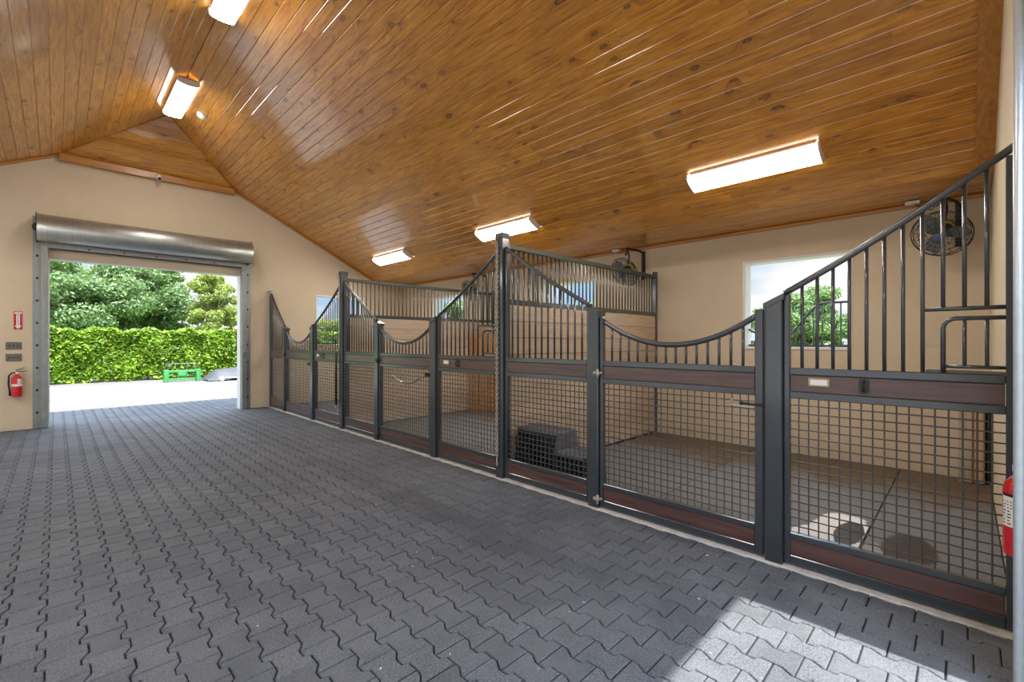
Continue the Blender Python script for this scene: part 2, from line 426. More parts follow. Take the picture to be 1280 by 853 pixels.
# ------------------------------------------------------------------ ceiling planks
def planks(mb,zfun_dir,width,nb,P,endf,startf,seedv):
    rr=random.Random(seedv)
    c=.0065; dp=.005
    for k in range(nb):
        s0=k*width; s1=s0+width
        y0=max(startf(s0),startf(s1)); 
        cuts=[None]; y=startf(s0)+rr.uniform(.6,3.2); ym=max(endf(s0),endf(s1))
        while y<ym-.4: cuts.append(y); y+=rr.uniform(2.2,4.6)
        cuts.append(None)
        for a,b in zip(cuts,cuts[1:]):
            rnd=rr.random()*.98+.01
            prof=[(s0,.014),(s0+.0009,dp),(s0+c,0),(s1-c,0),(s1-.0009,dp),(s1,.014)]
            lo=[startf(p[0]) if a is None else a+.0008 for p in prof]
            hi=[endf(p[0]) if b is None else min(b-.0008,endf(p[0])) for p in prof]
            for i in range(5):
                if hi[i]<=lo[i] and hi[i+1]<=lo[i+1]: continue
                q=[(prof[i],lo[i]),(prof[i+1],lo[i+1]),(prof[i+1],max(hi[i+1],lo[i+1])),(prof[i],max(hi[i],lo[i]))]
                mb.quad(*[P(sd[0],sd[1],yy) for sd,yy in q],uv=[(sd[0]-s0+.0,yy) for sd,yy in q],att=rnd)
mb=MB()
ca,sa=1/math.sqrt(1+MS*MS),MS/math.sqrt(1+MS*MS)
SL=(XF-XR)/ca
nb=36; wd=SL/nb
def hip_end(s):
    x=s*ca
    if x>=HH: return YF+.0
    return YA+(YH-YA)*x/HH
for sg in (1,-1):
    def P(s,d,y,sg=sg): return (XR+sg*(s*ca+d*sa), y, ZR-s*sa+d*ca)
    planks(mb,0,wd,nb,P,hip_end,lambda s:YN-.066,3 if sg>0 else 4)
    ns=8; ws=(XB-XF)/ns
    def P2(s,d,y,sg=sg): return (XR+sg*(XF-XR+s), y, ZF+(ZS-ZF)*s/(XB-XF)+d)
    planks(mb,0,ws,ns,P2,lambda s:YF,lambda s:YN,5 if sg>0 else 6)
# hip: boards run across; s measured up from the eave
hl=math.hypot(YH-YA,ZR-HZ); nh=9; wh=hl/nh
def P3(s,d,x): 
    q=s/hl
    return (XR+x, YH-(YH-YA)*q-d*.4, HZ+(ZR-HZ)*q+d*.9)
planks(mb,0,wh,nh,P3,lambda s:HH*max(0,1-s/hl),lambda s:-HH*max(0,1-s/hl),8)
ceiling=struct(mb.build('ceiling',M['ceiling']))
# unseen opaque roof slab above the boards, added to block light
def plan_slab(mb,pts,zf,th):
    a=[mb.P((x,y,zf(x,y))) for x,y in pts]; b=[mb.P((x,y,zf(x,y)+th)) for x,y in pts]; n=len(pts)
    mb.F(a[::-1]); mb.F(b)
    for i in range(n): j=(i+1)%n; mb.F((a[i],a[j],b[j],b[i]))
mb=MB(); e=.03
for sg in (1,-1):
    f=lambda x:XR+sg*x
    plan_slab(mb,[(f(0),-.7),(f(XF-XR),-.7),(f(XF-XR),YFo+.05),(f(HH+.13),YFo+.05),(f(HH),YH),(f(0),YA)],lambda x,y:zroof(x)+e,.12)
    plan_slab(mb,[(f(XF-XR),-.7),(f(XB-XR+.9),-.7),(f(XB-XR+.9),YFo+.05),(f(XF-XR),YFo+.05)],lambda x,y:ZF+e,.12)
zh=lambda y: HZ+(ZR-HZ)*(YH-y)/(YH-YA)
plan_slab(mb,[(XR-HH-.13,YFo+.05),(XR+HH+.13,YFo+.05),(XR+HH,YH),(XR,YA),(XR-HH,YH)],lambda x,y:zh(y)+e,.12)
struct(mb.build('roof',M['rooftile']))
# trims: fascia under the hip, rake trims along far and near gables, cornice on back wall
mb=MB(); mb.bbox((XR-HH-.02,YF-.10,HZ-.125),(XR+HH+.02,YF-.002,HZ-.004),.008); struct(mb.build('trim_1',M['trimwoodx']))
def rake(name,y0,y1,h):
    mb=MB()
    for sg in (1,-1):
        xa=XR+sg*HH if y0>5 else XR; xb=XR+sg*(XF-XR)
        za,zb=zroof(xa),zroof(xb)
        mb.prism([(xa,y0,za-.005),(xb,y0,zb-.005),(xb,y0,zb-h),(xa,y0,za-h)],(0,y1-y0,0))
    struct(mb.build(name,M['trimwoodx']))
rake('trim_2',YF-.03,YF-.001,.045)
rake('trim_3',YN-.064,YN+.115,.035)
mb=MB(); mb.bbox((XB-.028,YN+.002,ZS-.045),(XB-.001,YF-.002,ZS-.002),.006); struct(mb.build('trim_4',M['trimwood']))
mb=MB(); mb.bbox((XF+.0,YN+.115,ZF-.012),(XF+.035,YF-.03,ZF+.002),.004); struct(mb.build('trim_5',M['trimwood']))
mb=MB()
for sg in (1,-1):
    mb.tube([(XR+sg*HH,YH,HZ-.004),(XR+sg*.0,YA,ZR-.01)],.012,6)
struct(mb.build('trim_6',M['trimwood']))
mb=MB(); mb.bbox((XF,YN+.001,ZF-.045),(XB-.03,YN+.03,ZF-.012),.004); struct(mb.build('trim_7',M['trimwoodx']))

# ------------------------------------------------------------------ floors
# dog-bone pavers in running bond, bevelled, one mesh
def pavers():
    mb=MB(); PW=.140; PL=.190; A=.0135; g=.0026; ch=.004; dpt=.012
    x0,x1=-.66,3.172; y0,y1=-.66,12.65
    nx=int((x1-x0)/PW)+2
    rr=random.Random(5)
    for i in range(nx):
        xc=x1-(i+.5)*PW; off=((-(i+1)*.55)%1.0)*PL
        j=0
        ny=int((y1-y0)/PL)+2
        for j in range(-2,ny):
            yc=y0+j*PL+off+PL/2
            if yc-PL/2<y0-.001 or yc+PL/2>y1+.10: continue
            hw=PW/2; h=PL/2; q=PL
            # stepped sides: straight, quick step in, straight, long slant back out
            prf=[(A,0),(A,.28),(-A,.34),(-A,.62),(A,.84),(A,1.0)]
            right=[(hw+x,-h+t*q) for x,t in prf]
            left=[(-hw-A,-h),(-hw-A,-h+.07*q),(-hw+A,-h+.29*q),(-hw+A,-h+.73*q),(-hw-A,-h+.79*q),(-hw-A,h)]
            if i==0: right=[(min(x,hw),y) for x,y in right]
            out=right+left[::-1]
            def inset(d):
                r=[]
                for k,(x,y) in enumerate(out):
                    dx=(d+.0012) if abs(abs(y)-h)>1e-6 else d
                    r.append((x-math.copysign(dx,x), y-(math.copysign(d*1.15,y) if abs(abs(y)-h)<1e-6 else 0)))
                return r
            tz=rr.uniform(-.0012,.0012); tx=rr.uniform(-.006,.006); ty=rr.uniform(-.006,.006); rnd=rr.random()*.98+.01
            jx=rr.uniform(-.0012,.0012); jy=rr.uniform(-.0012,.0012)
            tp=[mb.P((xc+x+jx,yc+y+jy,tz+x*tx+y*ty)) for x,y in inset(g+ch)]
            md=[mb.P((xc+x+jx,yc+y+jy,tz-ch+x*tx+y*ty)) for x,y in inset(g)]
            bt=[mb.P((xc+x+jx,yc+y+jy,-dpt)) for x,y in inset(g)]
            n=len(out)
            mb.F(tp,att=rnd)
            for k in range(n):
                q=(k+1)%n
                mb.F((md[k],md[q],tp[q],tp[k]),att=rnd); mb.F((bt[k],bt[q],md[q],md[k]),att=rnd)
    return mb
struct(pavers().build('floor',M['paver']))
mb=MB(); mb.box((-.70,-.66,-.05),(3.166,12.7,-.0105)); struct(mb.build('floor_bed',M['joint']))
# concrete curbs under the stall fronts
mb=MB(); mb.bbox((3.168,YN,-.05),(3.32,YF,.006),.006); struct(mb.build('trim_8',M['concrete']))
mb=MB(); mb.bbox((-.80,YN,-.05),(-.60,YF,.006),.006); struct(mb.build('trim_9',M['concrete']))
# rubber-matted stall floors, with the joints between mats
mb=MB(); gp=.009
def mats(xa,xb,ya,yb,nx,ny,z=.012):
    for i in range(nx):
        for j in range(ny):
            mb.bbox((xa+(xb-xa)*i/nx+gp/2,ya+(yb-ya)*j/ny+gp/2,-.03),(xa+(xb-xa)*(i+1)/nx-gp/2,ya+(yb-ya)*(j+1)/ny-gp/2,z),.003)
mats(3.325,XB-.002,YN+.002,.505,2,1); mats(3.325,XB-.002,.505,3.35,2,2); mats(3.325,XB-.002,3.40,7.01,2,3); mats(3.325,XB-.002,7.06,YF-.002,2,3)
struct(mb.build('floor_stall',M['mats']))
mb=MB(); mb.box((3.32,YN,-.06),(XB,YF,-.031)); struct(mb.build('floor_slab',M['joint']))
mb=MB(); mb.box((XL,YN,-.06),(-.80,YF,.0)); struct(mb.build('floor_left',M['mats']))
# ground outside
mb=MB()
for (a,b) in (((-60,12.66,-.08),(11,24,-.015)),((-60,-30,-.08),(XL-.2,12.66,-.015)),((XL-.2,-30,-.08),(11,-.67,-.015)),((XB+.2,-.67,-.08),(11,12.66,-.015)),((3.16,YFo,-.08),(XB+.2,12.66,-.015)),((XL-.2,YFo,-.08),(-.70,12.66,-.015)),((XL-.2,-.67,-.08),(-.70,YN,-.015)),((3.16,-.67,-.08),(XB+.2,YN,-.015))):
    mb.box(a,b)
struct(mb.build('ground_gravel',M['gravel']))
mb=MB(); mb.box((11,-30,-.08),(90,24,-.01)); mb.box((-60,24,-.08),(90,90,-.01)); struct(mb.build('ground_grass',M['grass']))

# ------------------------------------------------------------------ stall fronts
XP=3.24
def post(name,label,y,ztop_,slant=0.0,cap=False,xa=X0,xb=X0+.1,hw=.05,base=.006):
    o=thing(name,label,'stall post',(xa,y,0),0,'posts of the stall fronts')
    mb=MB(); w=xb-xa
    z0,z1=ztop_,ztop_+slant
    r=.006
    # square tube with chamfered arrises
    ring=[(0+r,-hw),(w-r,-hw),(w,-hw+r),(w,hw-r),(w-r,hw),(r,hw),(0,hw-r),(0,-hw+r)]
    zt=lambda y_: z1+(z0-z1)*(y_+hw)/(2*hw)
    a=[mb.P((x,y_,base)) for x,y_ in ring]; b=[mb.P((x,y_,zt(y_))) for x,y_ in ring]
    mb.F(a[::-1]); mb.F(b)
    for i in range(8): j=(i+1)%8; mb.F((a[i],a[j],b[j],b[i]))
    mb.build('tube',M['metal'],o)
    mb=MB(); 
    if cap:
        mb.bbox((-.006,-hw-.006,z0-.055),(w+.006,hw+.006,z0-.012),.004)
        mb.prism([(-.004,-hw-.004,z0-.012),(w+.004,-hw-.004,z0-.012),(w+.004,hw+.004,z0-.012),(-.004,hw+.004,z0-.012)],(0,0,.014))
        mb.build('cap',M['railgreen'],o)
        mb=MB(); cr=.030
        mb.tube([(-.012,hw+.012+cr*math.cos(2*PI*i/16),z0-.07+cr*math.sin(2*PI*i/16)) for i in range(16)],.006,6,True)
        mb.build('ring',M['chain'],o)
    else:
        e=.007
        P=[(-e,-hw-e,zt(-hw-e)),(w+e,-hw-e,zt(-hw-e)),(w+e,hw+e,zt(hw+e)),(-e,hw+e,zt(hw+e))]
        mb.prism([(x,y_,z-.028) for x,y_,z in P],(0,0,.036)); mb.build('cap',M['metal'],o)
    return o
P1=3.373; P2=7.035
Z_TOP=2.50
post('stall_post','tall black capped post with a long chain, between nearest and middle stalls',P1,Z_TOP,0,True)
post('stall_post','tall black capped post between the middle and farthest stalls',P2,Z_TOP,0,True)
post('stall_post','tall thin black end post against the wall of the big door',10.50,2.46,0,False,X0+.02,X0+.07,.025)
HP=[2.225,5.91,9.605]; LP=[.861,4.535,8.215]
post('stall_post','black slant-topped hinge post in the front of the nearest stall',HP[0],1.675,-.03)
post('stall_post','black slant-topped hinge post in the front of the middle stall',HP[1],1.675,-.03)
post('stall_post','black slant-topped hinge post in the front of the farthest stall',HP[2],1.675,-.03)
post('stall_post','wide black slant-topped latch post in the front of the nearest stall',LP[0],1.635,.05)
post('stall_post','black slant-topped latch post in the front of the middle stall',LP[1],1.635,.05)
post('stall_post','black slant-topped latch post in the front of the farthest stall',LP[2],1.635,.05)

ZB0,ZB1,ZB2=.014,.072,.172     # bottom rail, lower board, upper edge
ZM0,ZM1=.212,1.045             # mesh
ZU0,ZU1,ZU2=1.087,1.192,1.235  # upper board and grille sill
def bar_round(p0,p1,r,parent,name='bar',mat='metal'):
    mb=MB(); mb.tube([p0,p1],r,10); return mb.build(name,M[mat],parent)
def wire_mesh(parent,ya,yb,za,zb):
    mb=MB(); sp=.0508; r=.0042
    n=int(round((yb-ya)/sp)); m=int(round((zb-za)/sp))
    dy=(yb-ya)/n; dz=(zb-za)/m; c=.0028
    for i in range(1,n):
        mb.tube([(c*(-1)**(i+j),ya+i*dy,za+j*dz) for j in range(m+1)],r,5,caps=False)
    for j in range(1,m):
        mb.tube([(-c*(-1)**(i+j),ya+i*dy,za+j*dz) for i in range(n+1)],r,5,caps=False)
    return mb.build('wire_mesh',M['wire'],parent)
def lower_half(o,ya,yb,sl,sr,zoff=0.0):
    """rails, boards and mesh shared by panels and doors; ya<yb local; sl,sr stile widths at ya / yb"""
    mb=MB(); d=.02
    for z0,z1 in ((ZB0-zoff,ZB1-zoff),(ZB2-zoff,ZM0-zoff*.4),(ZM1,ZU0),(ZU1,ZU2)):
        mb.bbox((-d,ya+sl,z0),(d,yb-sr,z1),.004)
    rails=mb
    for z0,z1,nm in ((ZB1-zoff,ZB2-zoff,'lower_board'),(ZU0,ZU1,'upper_board')):
        b=MB(); b.bbox((-d+.005,ya+sl+.003,z0+.001),(d-.005,yb-sr-.003,z1-.001),.003); b.build(nm,M['ipe'],o)
    wire_mesh(o,ya+sl-.006,yb-sr+.006,ZM0-zoff*.4-.008,ZM1+.008)
    return rails
def nameplate(o,y,z):
    mb=MB(); mb.bbox((-.026,y-.055,z-.026),(-.0145,y+.055,z+.026),.003); f=mb.build('name_plate',M['brass'],o)
    mb=MB(); mb.bbox((-.0275,y-.043,z-.016),(-.0262,y+.043,z+.016),.0006); c=mb.build('card',M['card'],f); c['label']='blank white card'
def hook(o,y,z):
    mb=MB(); mb.M=Matrix.Translation((-.0145,y,z))
    pl=[]
    for i in range(20):
        a=2*PI*i/20; pl.append((0,.024*math.copysign(abs(math.cos(a))**.6,math.cos(a)),.046*math.copysign(abs(math.sin(a))**.6,math.sin(a))))
    mb.prism(pl,(-.005,0,0)); h=mb.build('bridle_hook',M['dark_steel'],o)
    mb=MB(); mb.M=Matrix.Translation((-.0195,y,z))
    mb.tube([(0,0,.028),(-.035,0,.020),(-.040,0,0),(-.028,0,-.022),(0,0,-.026)],.006,8); mb.build('hook_loop',M['black'],h)
def panel(label,yn,yf,zn,zf,feed=False,plate=True,hooks=True):
    """fixed grille panel from yn (near) to yf (far); top rail from zn to zf"""
    o=thing('stall_grille',label,'stall grille',(XP,yn,0),0,'fixed grilles of the stall fronts')
    L=yf-yn; sw=.032
    rails=lower_half(o,0,L,sw,sw)
    rails.bbox((-.02,0,ZB0),(.02,sw,min(zn,2.3)-.01),.004); rails.bbox((-.02,L-sw,ZB0),(.02,L,zf-.01),.004)
    rails.build('frame',M['metal'],o)
    N=24
    zt=lambda y: zn+(zf-zn)*(y/L)-.025*math.sin(PI*y/L)
    pts=[(0,y,zt(y)) for y in [L*i/N for i in range(N+1)]]
    mb=MB(); mb.tube(pts,.019,10); mb.build('top_rail',M['metal'],o)
    n=int(round((L-sw)/.0776)); step=(L-sw)/n
    fy0,fy1=0.0,4*step+sw/2 if feed else -1
    for i in range(1,n):
        y=sw/2+i*step
        if feed and y<fy1-.02:
            bar_round((0,y,1.565),(0,y,zt(y)),.0095,o)
        else: bar_round((0,y,ZU2-.005),(0,y,zt(y)),.0095,o)
    if feed:
        mb=MB(); mb.tube([(0,sw/2,1.565),(0,fy1,1.565)],.011,8); mb.build('feed_rail',M['metal'],o)
        fd=MB(); h0,h1=ZU2+.035,1.515; w=fy1-step; rr_=.05; ptsf=[(0,sw*.9,h0)]
        ptsf=[(0,sw,h1),(0,w-rr_,h1)]+[(0,w-rr_+rr_*math.sin(a),h1-rr_+rr_*math.cos(a)) for a in (PI/8,PI/4,3*PI/8,PI/2)]+[(0,w,ZU2-.003)]
        fd.tube(ptsf,.011,8); fd.tube([(0,sw,h0),(0,w,h0)],.009,8)
        f=fd.build('feed_door',M['metal'],o)
        for i in range(1,3):
            bar_round((0,sw/2+i*step,h0),(0,sw/2+i*step,h1),.0085,f)
        mb=MB(); mb.bbox((.012,sw,ZU2-.002),(.11,fy1-.01,ZU2+.012),.003); mb.build('feed_ledge',M['plategrey'],o)
    if plate: nameplate(o,L-.185,(ZU0+ZU1)/2+.012)
    if hooks: hook(o,L-.40,(ZU0+ZU1)/2+.004)
    return o
def door(label,yn,yf,handle='bar',latch=True):
    o=thing('stall_door',label,'stall door',(XP-.005,yn,0),0,'yoke doors of the stalls')
    L=yf-yn; sn,sf=.052,.03; zo=.0
    rails=lower_half(o,0,L,sn,sf,zo)
    rails.bbox((-.024,0,ZB0),(.024,sn,1.605),.005); rails.bbox((-.024,L-sf,ZB0),(.024,L,1.60),.005)
    rails.build('frame',M['metal'],o)
    def zy(y):
        q=(y-sn*.6)/(L-sn*.6-sf*.4); return 1.372+.205*abs(2*q-1)**2.05
    N=28; pts=[(0,sn*.6+(L-sn*.6-sf*.4)*i/N,0) for i in range(N+1)]; pts=[(0,y,zy(y)) for _,y,_ in pts]
    mb=MB(); 
    mb.tube(pts,.020,10); mb.build('yoke_rail',M['metal'],o)
    n=int(round((L-sn-sf)/.0776)); st=(L-sn-sf)/n
    for i in range(1,n):
        y=sn+i*st; bar_round((0,y,ZU2-.005),(0,y,zy(y)),.0095,o)
    # hinges clamp round the hinge post's near face
    for z in (1.135,.085):
        mb=MB(); mb.bbox((-.055,L-.012,z-.016),(-.03,L+.045,z+.010),.003); mb.tube([(-.045,L+.004,z-.042),(-.045,L+.004,z+.03)],.011,8)
        mb.bbox((-.045,L-.03,z-.008),(-.022,L-.004,z+.008),.002); mb.sphere((-.06,L+.028,z-.002),.011,8)
        h=mb.build('hinge',M['chain'] if latch else M['dark_steel'],o)
    if latch:
        mb=MB(); z=.985
        mb.tube([(-.034,.19,z+.03),(-.034,.19,z-.012),(-.034,.06,z-.018)],.0055,6); mb.build('latch_strike',M['steel'],o)['label']='bright bent steel latch rod'
        mb=MB(); mb.tube([(-.03,-.02,z),(-.03,.125,z+.004)],.0075,8); mb.sphere((-.034,.13,z+.004),.014,10); mb.build('latch_bolt',M['black'],o)
    else:
        mb=MB(); mb.bbox((-.045,.06,.965),(-.02,.115,1.015),.005); mb.bbox((-.045,.015,.97),(-.022,.04,1.005),.004); mb.build('latch_box',M['black'],o)
    return o
# nearest stall
panel('stall grille panel nearest the camera, rising to the right with name plate',YN+.003,LP[0]-.052,2.335,1.70,True)
door('wooden and mesh yoke door of the nearest stall with steel latch',LP[0]+.062,HP[0]-.053)
panel('stall grille panel sloping down from the chained post to the nearest door',HP[0]+.052,P1-.052,1.70,2.345,False,False,False)
# middle stall
panel('stall grille panel of the middle stall rising to the chained post',P1+.052,LP[1]-.052,2.335,1.70,True)
door('mesh yoke door of the middle stall with black latch box',LP[1]+.056,HP[1]-.053,latch=False)
panel('stall grille panel of the middle stall sloping down beside its hinge post',HP[1]+.052,P2-.052,1.70,2.345,False,False,False)
# farthest stall
panel('stall grille panel of the farthest stall with name plate, rising to tall post',P2+.052,LP[2]-.052,2.335,1.70,True)
door('smallest-looking mesh yoke door, in the farthest stall near the big door',LP[2]+.056,HP[2]-.053,latch=False)
panel('narrow stall grille panel beside the wall of the big door',HP[2]+.052,10.50-.027,1.70,2.40,False,False,False)

# partitions between the stalls
def partition(label,y):
    o=thing('stall_partition',label,'stall partition',(X0+.102,y,0),0,'partitions between stalls')
    L=XB-.002-(X0+.102)
    mb=MB(); mb.bbox((0,-.025,2.355),(L,.025,2.405),.005); mb.build('top_rail',M['railgreen'],o)
    mb=MB(); mb.bbox((0,-.025,1.782),(L,.025,1.832),.005); mb.build('middle_rail',M['metal'],o)
    mb=MB(); mb.bbox((L-.045,-.03,.012),(L,.03,2.455),.004); mb.build('end_post',M['metal'],o)
    mb=MB(); mb.bbox((0,-.03,.012),(.035,.03,2.40),.004); mb.build('end_channel',M['metal'],o)
    n=int((L-.07)/.0762)
    for i in range(1,n):
        bar_round((.035+i*(L-.08)/n,0,1.83),(.035+i*(L-.08)/n,0,2.357),.0095,o)
    mb=MB(); rr=random.Random(int(y*100)); nb_=10; h=(1.78-.03)/nb_; c=.007; d=.011
    for k in range(nb_):
        z0=.03+k*h; z1=z0+h
        cuts=[.036]+([rr.uniform(.8,2.4)] if rr.random()<.3 else [])+[L-.046]
        for a,b in zip(cuts,cuts[1:]):
            rnd=rr.random()*.98+.01
            for sg in (1,-1):
                prof=[(z0,.019-d),(z0+c,.019),(z1-c,.019),(z1,.019-d)]
                for i in range(3):
                    q=[(a+.001,prof[i]),(b-.001,prof[i]),(b-.001,prof[i+1]),(a+.001,prof[i+1])]
                    vs=[(x,-sg*p[1],p[0]) for x,p in q]; uvs=[(p[0]-z0,x) for x,p in q]
                    if sg<0: vs=vs[::-1]; uvs=uvs[::-1]
                    mb.quad(*vs,uv=uvs,att=rnd)
    mb.build('plank_wall',M['boards'],o)
    return o
partition('plank and grille partition between the nearest and middle stalls',P1)
partition('plank and grille partition between the middle and farthest stalls',P2)

# chains on the two tall posts
def chain(label,y,ztop_,zbot,snap):
    o=thing('chain',label,'chain',(X0-.015,y,zbot),0,'chains on the tall posts')
    mb=MB(); L=.036; n=int((ztop_-zbot)/(L*.72)); 
    for k in range(n):
        z=k*L*.72; rot=PI/2*(k%2)+.35
        a=.0135; b=L/2+.002
        pts=[]
        for i in range(10):
            t=2*PI*i/10; px=a*math.cos(t); pz=b*math.sin(t)
            pts.append((px*math.cos(rot)*.75,px*math.sin(rot),z+pz+b))
        mb.tube(pts,.0046,5,True)
    mb.build('links',M['chain'],o)
    if snap:
        mb=MB(); mb.tube([(0,0,.005),(0,.004,-.03),(0,.012,-.055),(0,0,-.075),(0,-.010,-.055),(0,-.002,-.03)],.0055,6); mb.build('snap',M['steel'],o)
    return o
chain('long steel chain hanging down the front of the chained tall post',P1+.012,2.42,.20,True)
chain('shorter steel chain hanging down the post before the farthest stall',P2+.012,2.42,1.30,False)
# sleeved tie hanging at the farther tall post
o=thing('stall_guard','black sleeved stall guard hanging by the post before the farthest stall','stall guard',(X0-.035,P2+.075,.36))
mb=MB(); mb.tube([(0,0,.02),(0,.004,.45),(0,.0,.86)],[.017,.019,.016],10); mb.build('sleeve',M['black'],o)
mb=MB(); mb.tube([(0,.0,.85),(.01,-.01,.90),(.018,-.02,.93)],.006,6); mb.tube([(0,0,.03),(0,.012,-.02),(0,.035,-.045),(0,.04,-.01)],.009,6); mb.build('snap',M['steel'],o)['label']='pale metal snaps'
# pale hose loop hung behind the middle door's mesh
o=MB(); pts=[]
ya,yb=5.66,4.83
for i in range(21):
    q=i/20; pts.append((XP+.022,ya+(yb-ya)*q,.985-.17*math.sin(PI*q*.93)**1.0*(1-.12*q)+.02*q))
o.tube(pts,.014,8); tag(o.build('guard_hose',M['steel']),'pale curved guard bar hanging behind the mesh of the middle stall door','stall guard')

# ------------------------------------------------------------------ things in the stalls
def mounting_block():
    o=thing('mounting_block','black ribbed two-step mounting block behind the mesh of the nearest stall','mounting block',(3.35,2.45,.012))
    w=.40
    for nm,ya,yb,h,tp in (('upper_step',.33,.86,.50,.06),('lower_step',.0,.33,.335,.035)):
        mb=MB()
        # hollow body with deep vertical ribs on its sides
        n=int((yb-ya)/.055)
        for i in range(n+1):
            y=ya+.012+(yb-ya-.024)*i/n
            mb.prism([(0,y-.009,0),(tp*.7,y-.009,h-.03),(w-tp*.7,y-.009,h-.03),(w,y-.009,0)],(0,.018,0))
        mb.prism([(.045,ya+.01,0),(.045+tp*.5,ya+.01,h-.03),(w-.045-tp*.5,ya+.01,h-.03),(w-.045,ya+.01,0)],(0,yb-ya-.02,0))
        s=mb.build(nm,M['plasticblk'],o)
        mb=MB(); mb.bbox((tp*.5,ya,h-.035),(w-tp*.5,yb,h),.012)
        for i in range(5):
            x=tp+ (w-2*tp)*(i+.5)/5; mb.bbox((x-.012,ya+.04,h-.002),(x+.012,yb-.04,h+.004),.002)
        mb.build('tread',M['plasticgry'],s)['label']='dusty grey tread'
    mb=MB(); mb.prism([(.012,.325,.30),(.05,.325,.49),(.35,.325,.49),(.388,.325,.30)],(0,.012,0)); mb.build('riser',M['plasticgry'],o)
mounting_block()
# wooden corner feeder in the middle stall
o=thing('corner_feeder','brown wooden corner feeder at the back of the middle stall','feeder',(XB-.06,P2-.04,.012))
mb=MB(); A=(-.66,0); B=(0,-.85); nn=10
for i in range(nn):
    q0,q1=i/nn+.004,(i+1)/nn-.004
    a=(A[0]+(B[0]-A[0])*q0,A[1]+(B[1]-A[1])*q0); b=(A[0]+(B[0]-A[0])*q1,A[1]+(B[1]-A[1])*q1)
    nrm=(.016,.016)
    mb.prism([(a[0],a[1],0),(b[0],b[1],0),(b[0]+nrm[0],b[1]+nrm[1],0),(a[0]+nrm[0],a[1]+nrm[1],0)],(0,0,1.52))
mb.build('front_boards',M['feederwood'],o)
mb=MB()
for z in (.04,1.46):
    mb=MB(); mb.prism([(A[0]-.02,A[1]-.004,z),(B[0]-.004,B[1]-.02,z),(B[0]-.0,B[1]+.02,z),(A[0]+.02,A[1]-.0,z)],(0,0,.07)); mb.build('batten',M['feederwood'],o)
mb=MB(); mb.prism([(A[0]+.03,-.002,.9),(-.002,B[1]+.03,.9),(-.002,-.002,.9)],(0,0,.02)); mb.build('shelf',M['feederwood'],o)
# tan casing in the near back corner
o=thing('waterer_pedestal','tan boxed pedestal in the back corner of the nearest stall','waterer',(XB-.004,YN,.012))
mb=MB(); mb.bbox((-.19,.045,0),(0,.125,1.02),.012); mb.build('casing',M['tan'],o)
mb=MB(); mb.bbox((-.205,.126,0),(0,.225,1.02),.01); mb.build('side_board',M['boardgrey'],o)['label']='weathered grey side board'
mb=MB(); mb.bbox((-.10,.004,0),(-.04,.03,1.02),.01); mb.build('pipe_casing',M['plategrey'],o)
mb=MB(); mb.lathe([(0,1.02),(.07,1.02),(.08,1.06),(.08,1.075),(.065,1.075),(.055,1.05),(0,1.045)],20,o=(-.10,.135,0)); mb.build('bowl',M['dark_steel'],o)

